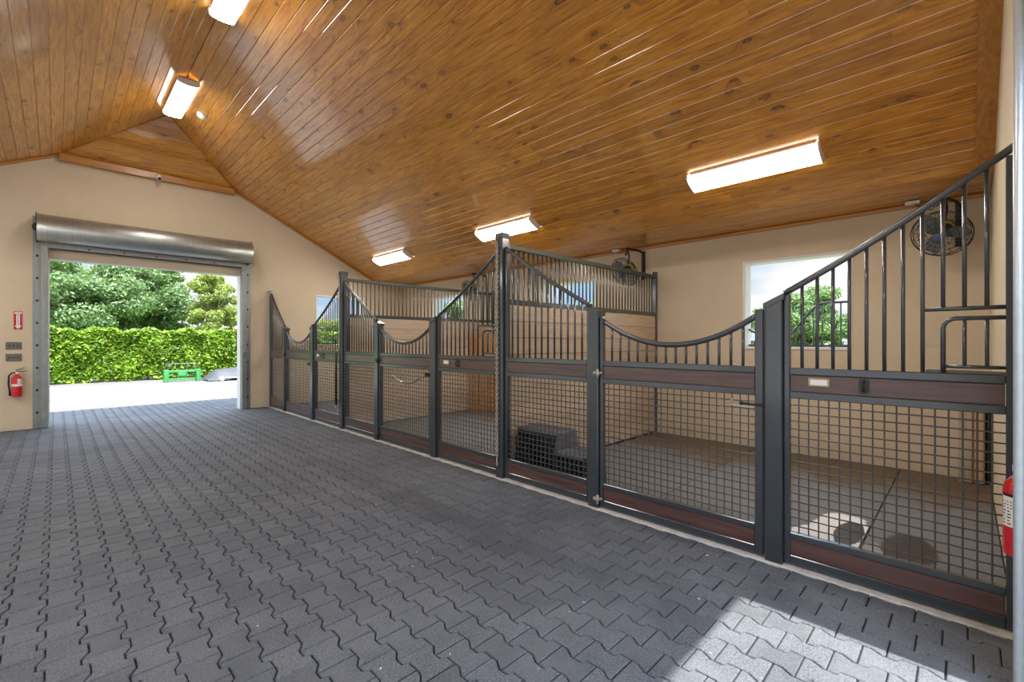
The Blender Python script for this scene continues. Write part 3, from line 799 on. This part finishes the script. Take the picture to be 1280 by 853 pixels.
# ------------------------------------------------------------------ fans
def make_fan():
    o=thing('stall_fan','','fan',(XB-.001,0,0))
    mb=MB(); mb.bbox((-.018,-.03,2.36),(0,.03,2.80),.004); mb.bbox((-.035,-.012,2.40),(-.018,.012,2.46),.003); mb.build('wall_plate',M['black'],o)
    top=Vector((-.33,.10,2.815)); c=Vector((-.37,.125,2.45)); ax=Vector((-.78,.20,-.52)).normalized()
    mb=MB(); mb.tube([(-.01,0,2.775),(-.12,.02,2.80),top],.017,4,smooth=False)
    b0=c-ax*.09
    mb.tube([top,top+Vector((.05,-.01,-.10)),b0+Vector((0,0,.06))],.015,4,smooth=False); mb.build('arm',M['black'],o)
    R=ax.to_track_quat('Z','Y').to_matrix().to_4x4(); T=Matrix.Translation(c)@R
    mb=MB(); mb.M=T; mb.lathe([(0,-.20),(.05,-.20),(.068,-.185),(.068,-.06),(.05,-.045),(0,-.045)],18); m=mb.build('motor',M['black'],o)
    mb=MB(); mb.M=T; mb.bbox((.02,-.03,-.207),(.045,.03,-.2005),.002); mb.lathe([(.0695,-.16),(.0695,-.10)],18); mb.build('motor_label',M['yellow'],m)['label']='yellow motor label'
    mb=MB(); mb.M=T; Rf=.232
    prof=[(.05,.092),(.10,.088),(.15,.078),(.195,.058),(.225,.028),(Rf,0)]
    profb=[(Rf,0),(.226,-.035),(.20,-.068),(.15,-.088),(.09,-.095)]
    for r,z in prof+profb[1:]:
        mb.tube([(r*math.cos(2*PI*i/28),r*math.sin(2*PI*i/28),z) for i in range(28)],.0042 if r>.23 else .0026,5,True)
    for k in range(16):
        a=2*PI*k/16
        mb.tube([(r*math.cos(a),r*math.sin(a),z) for r,z in prof],.0023,4)
        mb.tube([(r*math.cos(a+.1),r*math.sin(a+.1),z) for r,z in profb],.0023,4)
    mb.build('cage',M['black'],o)
    for k in range(3):
        mb=MB(); mb.M=T@Matrix.Rotation(2*PI*k/3,4,'Z'); n=8; top_=[];bot=[]
        for i in range(n+1):
            r=.035+.17*i/n; w=.05+.09*math.sin(PI*min(1,(i/n)*.75+.1)); 
            top_.append((r,w*.45,.028)); bot.append((r,-w*.55,-.018))
        for i in range(n):
            mb.quad(bot[i],bot[i+1],top_[i+1],top_[i],smooth=True)
            mb.quad(*[(p[0],p[1],p[2]-.002) for p in (top_[i],top_[i+1],bot[i+1],bot[i])],smooth=True)
        mb.build('blade',M['plasticgry'],o)
    mb=MB(); mb.M=T; mb.lathe([(0,.098),(.03,.098),(.045,.09),(.045,-.04),(0,-.04)],18); h=mb.build('hub',M['plasticgry'],o)
    mb=MB(); mb.M=T; mb.lathe([(0,.1005),(.018,.1005),(.020,.0985)],16); mb.build('badge',M['blue'],h)['label']='small blue badge'
    mb=MB(); 
    for k in range(7):
        q=k/6; p=Vector((-.03,.30,2.80)).lerp(top,q); d=(top-Vector((-.03,.30,2.80))).normalized(); s_=Vector((0,0,1)) if k%2 else d.cross(Vector((0,0,1))).normalized()
        mb.tube([p+d*.034*math.cos(2*PI*i/10)+s_*.017*math.sin(2*PI*i/10)-Vector((0,0,.05*math.sin(PI*q))) for i in range(10)],.0035,5,True)
    mb.build('cord_loop',M['black'],o)
    return o
fan=make_fan()
for i,(y,lab) in enumerate(((.05,'black caged stall fan in the nearest stall, at the upper right'),(P1+.20,'black caged stall fan behind the partition beside the chained post'),(P2+.20,'black caged stall fan on the back wall of the farthest stall'))):
    f=fan if i==0 else copy_tree(fan)
    f.location=(XB-.001,y,0); tag(f,lab,'fan',group='stall fans on the back wall')
for y,lab in ((.40,'small white junction box on the soffit above the nearest stall fan'),(3.98,'small white junction box on the soffit above the middle fan')):
    o=thing('junction_box',lab,'junction box',(XB-.14,y,ZS-.002),0,'junction boxes on the soffit')
    mb=MB(); mb.bbox((-.04,-.06,-.032),(.04,.06,.0),.006); mb.build('box',M['white'],o)
    mb=MB(); mb.tube([(0,-.02,-.03),(.0,-.05,-.06),(-.01,-.08,-.075)],.005,6); mb.build('cord',M['black'],o)

# ------------------------------------------------------------------ ceiling lights
def make_light():
    o=thing('ceiling_light','','ceiling light')
    L=.61; 
    mb=MB(); mb.bbox((-.118,-L+.01,-.035),(.118,L-.01,0),.006); mb.build('housing',M['housing'],o)
    mb=MB(); n=14; prof=[]
    for i in range(n+1):
        a=PI*i/n; x=-.125*math.cos(a); z=-.036-.05*abs(math.sin(a))**.55
        prof.append((x,z))
    for (xa,za),(xb,zb) in zip(prof,prof[1:]): mb.quad((xa,-L,za),(xb,-L,zb),(xb,L,zb),(xa,L,za),smooth=True)
    mb.quad((-.125,-L,-.036),(-.125,L,-.036),(.125,L,-.036),(.125,-L,-.036))
    mb.build('lens',M['lens'],o)
    for s in (-1,1):
        mb=MB(); mb.prism([(x*1.02,s*L,z*1.02) for x,z in prof]+[(.127,s*L,.0),(-.127,s*L,.0)],(0,s*.012,0)); mb.build('end_cap',M['housing'],o)
    return o
lt=make_light()
ang=math.atan(MS)
labs=['long white ceiling light over the nearest stall','white ceiling light over the middle stall, behind the chained post','white ceiling light over the farthest stall, near the end wall',
      'white ridge light nearest the triangular end of the ceiling','white ridge light cut off by the top edge of the photo','unseen white ridge light just above the camera']
spots=[(5.08,1.58,1),(5.08,5.2,1),(5.08,8.68,1),(XR,8.22,0),(XR,5.2,0),(XR,2.2,0)]  # last ridge spot is unseen, kept for the lamp light it supplies
for i,((x,y,sl),lab) in enumerate(zip(spots,labs)):
    o=lt if i==0 else copy_tree(lt)
    if sl: o.location=(x,y,zroof(x)-.003); o.rotation_euler=(0,ang,0)
    else: o.location=(x,y,ZR-.085); o.rotation_euler=(0,0,0)
    tag(o,lab,'ceiling light','wraparound ceiling lights')
    if not sl:
        mb=MB(); mb.bbox((-.05,-.5,0),(.05,.5,.055),.004); mb.build('mounting_channel',M['housing'],o)
# unseen left-slope lights, kept for the lamp light they add inside
for i,y in enumerate((1.58,5.2,8.68)):
    o=copy_tree(lt); o.location=(2*XR-5.08,y,zroof(5.08)-.003); o.rotation_euler=(0,-ang,0)
    tag(o,['unseen white ceiling light on the left slope nearest the camera','unseen white ceiling light halfway along the left slope','unseen white ceiling light on the left slope by the end wall'][i],'ceiling light','wraparound ceiling lights')
# smoke detector and security camera
o=thing('smoke_detector','round white smoke detector on the planks beside the ridge light','smoke detector',(1.615,8.476,zroof(1.615)-.002)); o.rotation_euler=(0,ang,0)
mb=MB(); mb.lathe([(0,-.042),(.045,-.042),(.058,-.034),(.068,-.012),(.072,0),(0,0)],24); mb.build('body',M['white'],o)
mb=MB(); mb.lathe([(0,-.046),(.012,-.046),(.014,-.0415)],12,o=(.02,.01,0)); mb.build('test_button',M['housing'],o)
o=thing('security_camera','white security camera under the triangular wood panel','security camera',(1.32,YF-.102,4.395))
mb=MB(); mb.M=Matrix.Rotation(PI/2,4,'X'); mb.lathe([(0,0),(.045,0),(.045,.018),(.02,.03),(0,.03)],18); mb.build('mount',M['white'],o)
mb=MB(); mb.M=Matrix.Translation((0,-.06,-.015))@Matrix.Rotation(PI/2+.55,4,'X'); mb.lathe([(0,-.04),(.034,-.04),(.038,-.03),(.038,.085),(.030,.09),(0,.09)],18); b=mb.build('body',M['white'],o)
mb=MB(); mb.M=Matrix.Translation((0,-.06,-.015))@Matrix.Rotation(PI/2+.55,4,'X'); mb.lathe([(0,.094),(.026,.094),(.029,.089)],16); mb.build('lens',M['black'],b)['label']='black camera lens'

# ------------------------------------------------------------------ rolling door at the far end
o=thing('rolling_door','galvanised roll-up door rolled open above the far doorway','rolling door',(1.295,YF-.001,0))
cx=1.295
mb=MB(); mb.M=Matrix.Translation((0,-.235,3.19))@Matrix.Rotation(PI/2,4,'Y')
hw_=(2.84+.177)/2
mb.lathe([(0,-hw_),(.205,-hw_),(.21,-hw_+.004),(.21,hw_-.004),(.205,hw_),(0,hw_)],56); mb.build('curtain_roll',M['roll'],o)
for s in (-1,1):
    xo=s*1.385
    mb=MB(); mb.bbox((xo,-.10,.004),(xo+s*.085,-.0,2.93),.004)      # channel
    mb.box((xo+s*.012,-.102,.01),(xo+s*.03,-.0995,2.9))
    g=mb.build('guide',M['galv'],o)
    mb=MB(); mb.bbox((xo+s*.085,-.008,.004),(xo+s*.175,0,3.41),.002); a=mb.build('wall_angle',M['galv'],g)
    mb=MB()
    for k in range(9):
        z=.25+k*.36
        if z<3.3:
            mb.M=Matrix.Translation((xo+s*.125,-.008,z))@Matrix.Rotation(PI/2,4,'X'); mb.lathe([(0,.012),(.011,.012),(.014,.004),(.018,0)],8)
    mb.build('bolts',M['dark_steel'],g)
    mb=MB(); mb.bbox((s*(hw_+.002),-.27,2.98),(s*(hw_+.014),-.004,3.42),.003); mb.M=Matrix.Translation((s*(hw_+.014),-.235,3.19))@Matrix.Rotation(s*PI/2,4,'Y')
    mb.lathe([(0,.04),(.03,.04),(.035,.025),(.06,.02),(.06,0),(0,0)],16); mb.build('bracket',M['dark_steel'],o)
mb=MB(); mb.bbox((-1.385,-.10,2.90),(1.385,-.06,2.975),.004); mb.bbox((-1.385,-.13,2.955),(1.385,-.10,2.975),.003); mb.build('bottom_bar',M['galv'],o)
mb=MB(); mb.box((-1.37,-.115,2.885),(1.37,-.07,2.90)); mb.build('weather_seal',M['black'],o)
mb=MB()
for x_ in (-.9,-.45,0,.45,.9):
    mb.M=Matrix.Translation((x_,-.10,2.935))@Matrix.Rotation(PI/2,4,'X'); mb.lathe([(0,.006),(.012,.005),(.014,0)],8)
mb.build('rivets',M['dark_steel'],o)
mb=MB(); x=1.385+.155
mb.tube([(x+.015,-.26,3.05),(x+.012,-.20,2.2),(x-.03,-.06,1.35),(x-.05,-.05,1.15),(x-.02,-.08,1.3),(x-.01,-.18,2.2),(x-.02,-.25,3.05)],.005,5); mb.build('hand_chain',M['chain'],o)
mb=MB(); mb.bbox((1.41,-.112,1.08),(1.45,-.1025,1.16),.003); mb.build('latch_plate',M['green'],o)['label']='green latch plate'
mb=MB(); mb.bbox((1.40,-.115,1.17),(1.455,-.1025,1.40),.003); mb.build('lock_plate',M['galv'],o)

# galvanised guide at the near doorway
o=thing('door_guide','tall galvanised door guide pole at the right edge, hiding the extinguisher','door guide',(2.66,YN+.026,0))
mb=MB(); mb.tube([(0,0,.004),(0,0,3.3)],.0145,14); mb.build('pole',M['galvlight'],o)
mb=MB(); mb.bbox((.0,-.098,.004),(.012,-.0,3.3),.003); mb.bbox((.012,-.098,.004),(.11,-.086,3.3),.003); mb.build('flange',M['galv'],o)
mb=MB()
for k in range(9):
    mb.M=Matrix.Translation((.055,-.086,.3+k*.36))@Matrix.Rotation(-PI/2,4,'X'); mb.lathe([(.016,0),(.013,.006),(0,.008)],8)
mb.build('bolts',M['dark_steel'],o)

# ------------------------------------------------------------------ extinguishers, sign, switch plates
def extinguisher(label,loc,rz,side=False):
    o=thing('fire_extinguisher',label,'fire extinguisher',loc,rz,'fire extinguishers')
    mb=MB(); mb.lathe([(0,0),(.052,0),(.058,.006),(.060,.015),(.060,.275),(.054,.305),(.036,.328),(.020,.338),(.018,.352),(0,.352)],28); mb.build('cylinder',M['red'],o)
    def band(name,z0,z1,mat,a0,a1,r=.0608):
        mb=MB(); n=18
        pt=[(r*math.cos(a0+(a1-a0)*i/n),r*math.sin(a0+(a1-a0)*i/n)) for i in range(n+1)]
        for (xa,ya),(xb,yb) in zip(pt,pt[1:]): mb.quad((xa,ya,z0),(xb,yb,z0),(xb,yb,z1),(xa,ya,z1),smooth=True)
        return mb.build(name,M[mat],o)
    if not side: lb=band('label_band',.165,.20,'signwhite',-PI,PI*.02); lb['label']='white label band'
    zl,al=(.125,-PI*.42) if side else (.205,-PI*.46)
    l2=band('label_panel',zl,zl+(.125 if side else .075),'signwhite',al,PI*.12 if side else -PI*.12)
    if side: band('label_rule',.25,.262,'black',-PI*.42,PI*.12); l2['label']='white instruction label'
    mb=MB(); rr=random.Random(3)
    for k in range(8 if side else 5):
        z=zl+.010+k*.013
        for j in range(5 if side else 3):
            a=al+.1+j*.33; b=a+rr.uniform(.15,.28); r=.0612
            mb.quad((r*math.cos(a),r*math.sin(a),z),(r*math.cos(b),r*math.sin(b),z),(r*math.cos(b),r*math.sin(b),z+.005),(r*math.cos(a),r*math.sin(a),z+.005))
    mb.build('printing',M['black'],l2)
    if side:
        for k,(a,z) in enumerate(((-.5,.22),(-.5,.175),(.05,.15))):
            mb=MB(); rr_=.0615; mb.quad((rr_*math.cos(a),rr_*math.sin(a),z),(rr_*math.cos(a+.28),rr_*math.sin(a+.28),z),(rr_*math.cos(a+.28),rr_*math.sin(a+.28),z+.018),(rr_*math.cos(a),rr_*math.sin(a),z+.018)); mb.build('pictogram',M['red'],l2)
    mb=MB(); mb.lathe([(0,.345),(.019,.345),(.019,.385),(.012,.392),(0,.392)],14); mb.build('valve',M['steel'],o)
    mb=MB(); mb.prism([(-.012,-.010,.385),(.115,-.010,.395),(.115,-.010,.402),(-.012,-.010,.398)],(0,.02,0)); mb.prism([(-.012,-.010,.402),(.085,-.010,.448),(.083,-.010,.456),(-.014,-.010,.415)],(0,.02,0)); mb.build('handle',M['black'],o)
    mb=MB(); mb.tube([(-.01,0,.375),(-.055,0,.372),(-.085,0,.33),(-.088,0,.2),(-.076,0,.10),(-.072,0,.02)],[.010,.011,.011,.011,.011,.014],10); mb.build('hose',M['black'],o)
    mb=MB(); mb.lathe([(0,0),(.016,0),(.016,.010),(0,.010)],14,o=(0,0,0)); mb.M=Matrix.Identity(4)
    mb=MB(); mb.M=Matrix.Translation((.0,-.019,.365))@Matrix.Rotation(PI/2,4,'X'); mb.lathe([(0,.012),(.014,.012),(.016,0),(0,0)],14); mb.build('gauge',M['white'],o)
    mb=MB(); mb.bbox((-.018,.058,.05),(.018,.066,.33),.003); mb.bbox((-.03,.0595,.22),(.03,.0665,.24),.002); mb.build('wall_bracket',M['black'],o)
    return o
extinguisher('small red fire extinguisher on the far wall below the switch plates',(-.432,YF-.0665,.53),0)
extinguisher('red fire extinguisher half hidden by the pole at the right edge',(2.85,YN-.065+.0665,.50),PI,True)
o=thing('fire_sign','red and white fire extinguisher arrow sign on the far wall','sign',(-.422,YF-.001,1.725))
mb=MB(); mb.bbox((-.047,-.004,-.145),(.047,0,.145),.001); mb.build('sign_board',M['signred'],o)
mb=MB(); y=-.0046
mb.quad((-.038,y,.098),(.038,y,.098),(.038,y,.136),(-.038,y,.136))
mb.quad((-.020,y,-.085),(.020,y,-.085),(.020,y,.090),(-.020,y,.090))
a=[mb.P((-.040,y,-.085)),mb.P((0,y,-.136)),mb.P((.040,y,-.085))]; mb.F(a); mb.build('arrow',M['signwhite'],o)['label']='white arrow pointing down'
def text(body,size,loc,rot,mat,parent,name):
    cu=bpy.data.curves.new(name,'FONT'); cu.body=body; cu.size=size; cu.align_x='CENTER'; cu.align_y='CENTER'; cu.extrude=.0002
    t=bpy.data.objects.new(name+'_tmp',cu); C.objects.link(t)
    dg=bpy.context.evaluated_depsgraph_get(); me=bpy.data.meshes.new_from_object(t.evaluated_get(dg))
    bpy.data.objects.remove(t); me.materials.clear(); me.materials.append(mat); me.name=name
    ob=bpy.data.objects.new(name,me); C.objects.link(ob); ob.parent=parent; ob.location=loc; ob.rotation_euler=rot; return ob
text('FIRE',.034,(0,-.0052,.117),(PI/2,0,0),M['signred'],o,'sign_heading')
text('EXTINGUISHER',.024,(0,-.0052,.0),(PI/2,PI/2,0),M['signred'],o,'sign_lettering')
for z,lab in ((1.325,'grey triple switch plate, the upper one on the far wall'),(1.142,'grey triple switch plate, the lower one above the extinguisher')):
    o=thing('switch_plate',lab,'switch plate',(-.468,YF-.001,z),0,'switch plates on the far wall')
    mb=MB(); mb.bbox((-.085,-.010,-.058),(.085,0,.058),.004); mb.build('plate',M['plategrey'],o)
    for k in (-1,0,1):
        mb=MB(); mb.bbox((k*.046-.006,-.020,-.012),(k*.046+.006,-.009,.012),.002); mb.build('toggle',M['dark_steel'],o)

# straw bits and chips on the pavers
mb=MB(); rr=random.Random(9)
for k in range(32):
    x=rr.uniform(.6,3.0); y=rr.uniform(.6,5.5); a=rr.uniform(0,PI); l=rr.uniform(.002,.008); w=rr.uniform(.001,.0025)
    mb.M=Matrix.Translation((x,y,.0025))@Matrix.Rotation(a,4,'Z'); mb.bbox((-l,-w,0),(l,w,.003),.001)
tag(mb.build('straw_chips',M['card']),'pale chips and straw bits scattered over the dark pavers','debris',kind='stuff')

# ------------------------------------------------------------------ outside
def leaves(name,mat,centers,radii,n,size,parent=None,shell=.55,flat=1.0,box=None):
    """crown of leaf blades: n quads over ellipsoid clumps or a box"""
    if box is not None:
        lo,hi=np.array(box[0]),np.array(box[1]); p=lo+(hi-lo)*rng.random((n,3))
        # gather most leaves on the faces that show
        k=rng.random(n)
        p[:,1]=np.where(k<.6,lo[1]+np.abs(rng.normal(0,.10,n)),p[:,1]); p[:,2]=np.where((k>=.6)&(k<.9),hi[2]-np.abs(rng.normal(0,.10,n)),p[:,2])
        bump=.09*np.sin(p[:,0]*3.1+1)*np.sin(p[:,2]*4)+.07*np.sin(p[:,0]*7.3); p[:,1]+=bump; p[:,2]+=.06*np.sin(p[:,0]*5.1)+.04*np.sin(p[:,0]*11.7)
        nrm=np.tile([0,-.6,.8],(n,1))
    else:
        idx=rng.integers(0,len(centers),n); d=rng.normal(size=(n,3)); d/=np.linalg.norm(d,axis=1)[:,None]
        r=shell+(1-shell)*rng.random(n)**.6; r*=1+.12*rng.normal(size=n)
        c=np.array(centers)[idx]; R=np.array(radii)[idx]; p=c+d*R*r[:,None]; nrm=d
    nr=nrm+rng.normal(size=(n,3))*.7; nr/=np.linalg.norm(nr,axis=1)[:,None]
    t=np.cross(nr,rng.normal(size=(n,3))); t/=np.linalg.norm(t,axis=1)[:,None]; b=np.cross(nr,t)
    s=size*(.6+.8*rng.random(n))[:,None]
    v=np.empty((n,4,3)); v[:,0]=p-t*s; v[:,1]=p-b*s*.5+nr*s*.12; v[:,2]=p+t*s; v[:,3]=p+b*s*.5+nr*s*.12
    me=bpy.data.meshes.new(name); me.from_pydata(v.reshape(-1,3).tolist(),[],np.arange(n*4).reshape(n,4).tolist())
    a=me.attributes.new('rnd','FLOAT','FACE'); a.data.foreach_set('value',rng.random(n).astype(np.float32))
    me.materials.append(M[mat]); me.update()
    o=bpy.data.objects.new(name,me); C.objects.link(o)
    if parent is not None: o.parent=parent
    return o
hd=thing('hedge','bright green clipped hedge across the gravel beyond the far doorway','hedge',(4.5,21.6,-.015))
leaves('foliage','hedge',None,None,70000,.085,hd,box=((-9.5,-.75,.04),(12.5,.75,1.80)))
mb=MB()
for k in range(53):
    x=-9.3+k*.4; mb.tube([(x,-.1,0),(x+.05,.0,.6),(x+.15,.1,1.5)],[.035,.028,.012],6)
mb.build('stems',M['bark'],hd)
def tree(label,x,y,h,r,n,mat='tree',size=.16,trunk=.18,seedv=1,zlow=.25,clumps=16,name='tree',group=None):
    o=thing(name,label,'tree',(x,y,-.012),0,group); rr=random.Random(seedv)
    cs=[];rs=[]
    mb=MB(); mb.tube([(0,0,0),(.1,0,h*.3),(.0,.1,h*.55),(.1,.05,h*.8)],[trunk,trunk*.8,trunk*.5,trunk*.2],8)
    for k in range(clumps):
        a=rr.uniform(0,2*PI); q=rr.random()**.5; z=rr.uniform(zlow,.9)*h
        lim=r*(1-.75*abs((z/h-.5)*1.6)**2) if z/h>.5 else r
        c=(lim*.72*q*math.cos(a),lim*.72*q*math.sin(a),z); cs.append(c); s=r*rr.uniform(.15,.29); rs.append((s,s,s*.62))
        mb.tube([(0,0,h*rr.uniform(.2,.45)),(c[0]*.5,c[1]*.5,z*.75),c],[trunk*.35,trunk*.22,trunk*.08],5)
    mb.build('trunk',M['bark'],o)
    leaves('crown',mat,cs,rs,n,size,o); return o
G='trees beyond the hedge'
tree('broad green tree behind the hedge, left of the doorway centre',.7,28.5,5.5,3.1,62000,size=.075,seedv=2,clumps=80,zlow=.22,group=G)
tree('dense darker green tree behind the hedge, in the middle of the doorway',3.2,31.5,6.2,2.9,52000,size=.078,seedv=3,clumps=75,zlow=.22,group=G)
tree('airy yellow-green tree behind the hedge, right in the doorway',5.7,27.6,5.3,1.6,15000,'tree2',.075,.13,5,.30,60,group=G)
tree('dark green tree behind the hedge at the left doorway jamb',-2.3,30.5,4.0,2.3,26000,size=.08,seedv=6,clumps=50,zlow=.2,group=G)
tree('light green tree seen through the window beside the doorway',13.6,33,3.3,2.0,12000,'tree2',.09,.16,7,.25,40,group=G)
tree('low green tree farther back at the right doorway jamb',10.4,34,3.4,2.8,9000,size=.15,seedv=8,clumps=40,zlow=.2,group=G)
G='trees outside the stall windows'
tree('pale green tree outside the nearest stall window, right side',26.5,5.2,4.4,2.1,22000,size=.085,seedv=12,zlow=.15,clumps=45,group=G)
tree('bushy green tree outside the nearest stall window, middle',29.0,7.5,3.7,2.0,18000,size=.085,seedv=13,zlow=.1,clumps=45,group=G)
tree('green tree outside the nearest stall window, left side',27.0,9.6,3.6,1.7,18000,size=.085,seedv=14,zlow=.1,clumps=45,group=G)
tree('green tree outside the middle stall window, right side',23,16.2,4.2,2.0,14000,size=.10,seedv=15,zlow=.1,clumps=45,group=G)
tree('green tree outside the middle stall window, left side',24,19.8,3.9,1.9,14000,size=.10,seedv=16,zlow=.1,clumps=45,group=G)
tree('tall green tree outside the farthest stall window, right side',20,24.6,4.4,2.0,14000,size=.10,seedv=17,zlow=.1,clumps=45,group=G)
tree('green tree outside the farthest stall window, left side',19.5,28.8,4.0,1.9,12000,size=.10,seedv=18,zlow=.1,clumps=45,group=G)
# white paddock fence
o=thing('paddock_fence','white paddock fence outside the nearest stall window','fence',(22,10,-.01))
for k in range(14):
    mb=MB(); mb.bbox((-.05,-12+k*2-.05,0),(.05,-12+k*2+.05,1.3),.006); mb.build('post',M['whitetrim'],o)
for z in (.5,.85,1.2):
    mb=MB(); mb.bbox((-.075,-12.1,z-.06),(-.05,14.1,z+.06),.004); mb.build('rail',M['whitetrim'],o)
# green fork frame by the hedge
o=thing('fork_frame','green metal fork frame standing on gravel before the hedge','attachment',(3.12,19.4,-.015))
for x in (-.46,.46):
    mb=MB(); mb.bbox((x-.065,-.12,0),(x+.065,.12,.42),.012); mb.bbox((x-.075,-.2,0),(x+.0,-.1,.30),.01); mb.build('side_plate',M['green'],o)
for z in (.36,.08):
    mb=MB(); mb.bbox((-.40,-.04,z-.035),(.40,.04,z+.035),.008); mb.build('cross_bar',M['green'],o)
mb=MB(); mb.bbox((-.12,-.07,.20),(.10,-.041,.36),.006); mb.build('plate',M['green'],o)
for x in (-.12,.1):
    mb=MB(); mb.bbox((x-.015,-.03,.10),(x+.015,.03,.34),.004); mb.build('upright',M['green'],o)
mb=MB(); mb.tube([(-.5,.1,.40),(-.45,.12,.62),(.45,.12,.62),(.5,.1,.40)],.012,6)
for k in range(5): mb.tube([(-.36+k*.18,.12,.38),(-.36+k*.18,.12,.62)],.008,5)
mb.build('back_guard',M['plasticgry'],o)
# tarp-covered trailer
o=thing('covered_trailer','low trailer under a grey tarp with white wheels, at the hedge','trailer',(3.72,19.2,-.015))
mb=MB(); nx,ny=26,10
def tz(x,y):
    prof=np.interp(x,[0,.35,.75,1.05,1.6,2.4,3.2],[.06,.36,.40,.44,.72,.85,.6])
    return prof*(1-.85*(abs(y)/.62)**4)+.018*math.sin(x*17+y*9)+.014*math.sin(x*7-y*14)
grid=[[mb.P((3.2*i/nx,-.62+1.24*j/ny,max(.02,tz(3.2*i/nx,-.62+1.24*j/ny)))) for j in range(ny+1)] for i in range(nx+1)]
for i in range(nx):
    for j in range(ny): mb.F((grid[i][j],grid[i+1][j],grid[i+1][j+1],grid[i][j+1]),True)
mb.build('tarp',M['tarp'],o)
for x in (.42,1.13,2.2):
    mb=MB(); mb.M=Matrix.Translation((x,-.60,.085))@Matrix.Rotation(PI/2,4,'X'); mb.lathe([(0,.05),(.04,.05),(.075,.04),(.085,.02),(.085,-.03),(0,-.03)],18); mb.build('wheel',M['white'],o)['label']='white wheel'
mb=MB(); mb.bbox((.45,-.62,.09),(1.1,-.56,.13),.008); mb.build('side_rail',M['concrete'],o)
# distant house roof above the hedge
o=thing('house','distant house with a pale roof just above the hedge top','house',(9.7,44,-.01))
mb=MB(); mb.box((-2,-2,0),(2,2,1.9)); mb.build('wall',M['wall'],o)
mb=MB(); mb.prism([(-2.4,-2.3,1.88),(2.4,-2.3,1.88),(0,-2.3,2.75)],(0,4.6,0)); mb.build('roof',M['rooftile'],o)

# ------------------------------------------------------------------ light
sun=bpy.data.lights.new('sun','SUN'); sun.energy=6.5; sun.angle=math.radians(.9); sun.color=(1,.96,.9)
so=bpy.data.objects.new('sun',sun); C.objects.link(so)
el=math.atan(2.165); so.rotation_euler=Vector((0,math.cos(el),-math.sin(el))).to_track_quat('-Z','Y').to_euler()
so.location=(0,-10,20)
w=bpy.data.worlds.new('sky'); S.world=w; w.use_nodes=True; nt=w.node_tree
bg=nt.nodes['Background']; tc=nt.nodes.new('ShaderNodeTexCoord')
def wn(t,**k):
    n=nt.nodes.new(t)
    for a,b in k.items(): setattr(n,a,b)
    return n
mp=wn('ShaderNodeMapping'); mp.inputs['Scale'].default_value=(1,1,2.2); mp.inputs['Location'].default_value=(.35,.1,0); nt.links.new(tc.outputs['Generated'],mp.inputs[0])
nz=wn('ShaderNodeTexNoise'); nz.inputs['Scale'].default_value=2.3; nz.inputs['Detail'].default_value=7; nz.inputs['Roughness'].default_value=.55; nt.links.new(mp.outputs[0],nz.inputs['Vector'])
rp=wn('ShaderNodeValToRGB'); rp.color_ramp.elements[0].position=.42; rp.color_ramp.elements[1].position=.58; nt.links.new(nz.outputs['Fac'],rp.inputs[0])
sp=wn('ShaderNodeSeparateXYZ'); nt.links.new(tc.outputs['Generated'],sp.inputs[0])
gr=wn('ShaderNodeValToRGB'); gr.color_ramp.elements[0].color=(.55,.77,1.0,1); gr.color_ramp.elements[1].color=(.22,.48,.95,1); gr.color_ramp.elements[1].position=.55; nt.links.new(sp.outputs[2],gr.inputs[0])
mx=wn('ShaderNodeMix',data_type='RGBA'); nt.links.new(rp.outputs[0],mx.inputs[0]); nt.links.new(gr.outputs[0],mx.inputs[6]); mx.inputs[7].default_value=(1.15,1.15,1.15,1)
nt.links.new(mx.outputs[2],bg.inputs[0]); 
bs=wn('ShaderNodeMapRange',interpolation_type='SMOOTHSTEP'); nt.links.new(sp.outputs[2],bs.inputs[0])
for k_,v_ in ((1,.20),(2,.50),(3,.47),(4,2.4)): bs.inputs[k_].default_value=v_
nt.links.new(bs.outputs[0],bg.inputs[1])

# ------------------------------------------------------------------ camera
cam=bpy.data.cameras.new('camera'); cam.lens=16.0; cam.sensor_width=36; cam.clip_start=.02; cam.clip_end=400
co=bpy.data.objects.new('camera',cam); C.objects.link(co); co.location=(0,0,1.40); co.rotation_euler=(PI/2,0,-math.radians(45.05)); S.camera=co
vs=S.view_settings; vs.view_transform='Standard'; vs.look='None'; vs.gamma=1; vs.use_curve_mapping=False; vs.exposure=0.92
try:
    S.cycles.max_bounces=10; S.cycles.diffuse_bounces=6; S.cycles.glossy_bounces=4; S.cycles.use_denoising=True
except Exception: pass
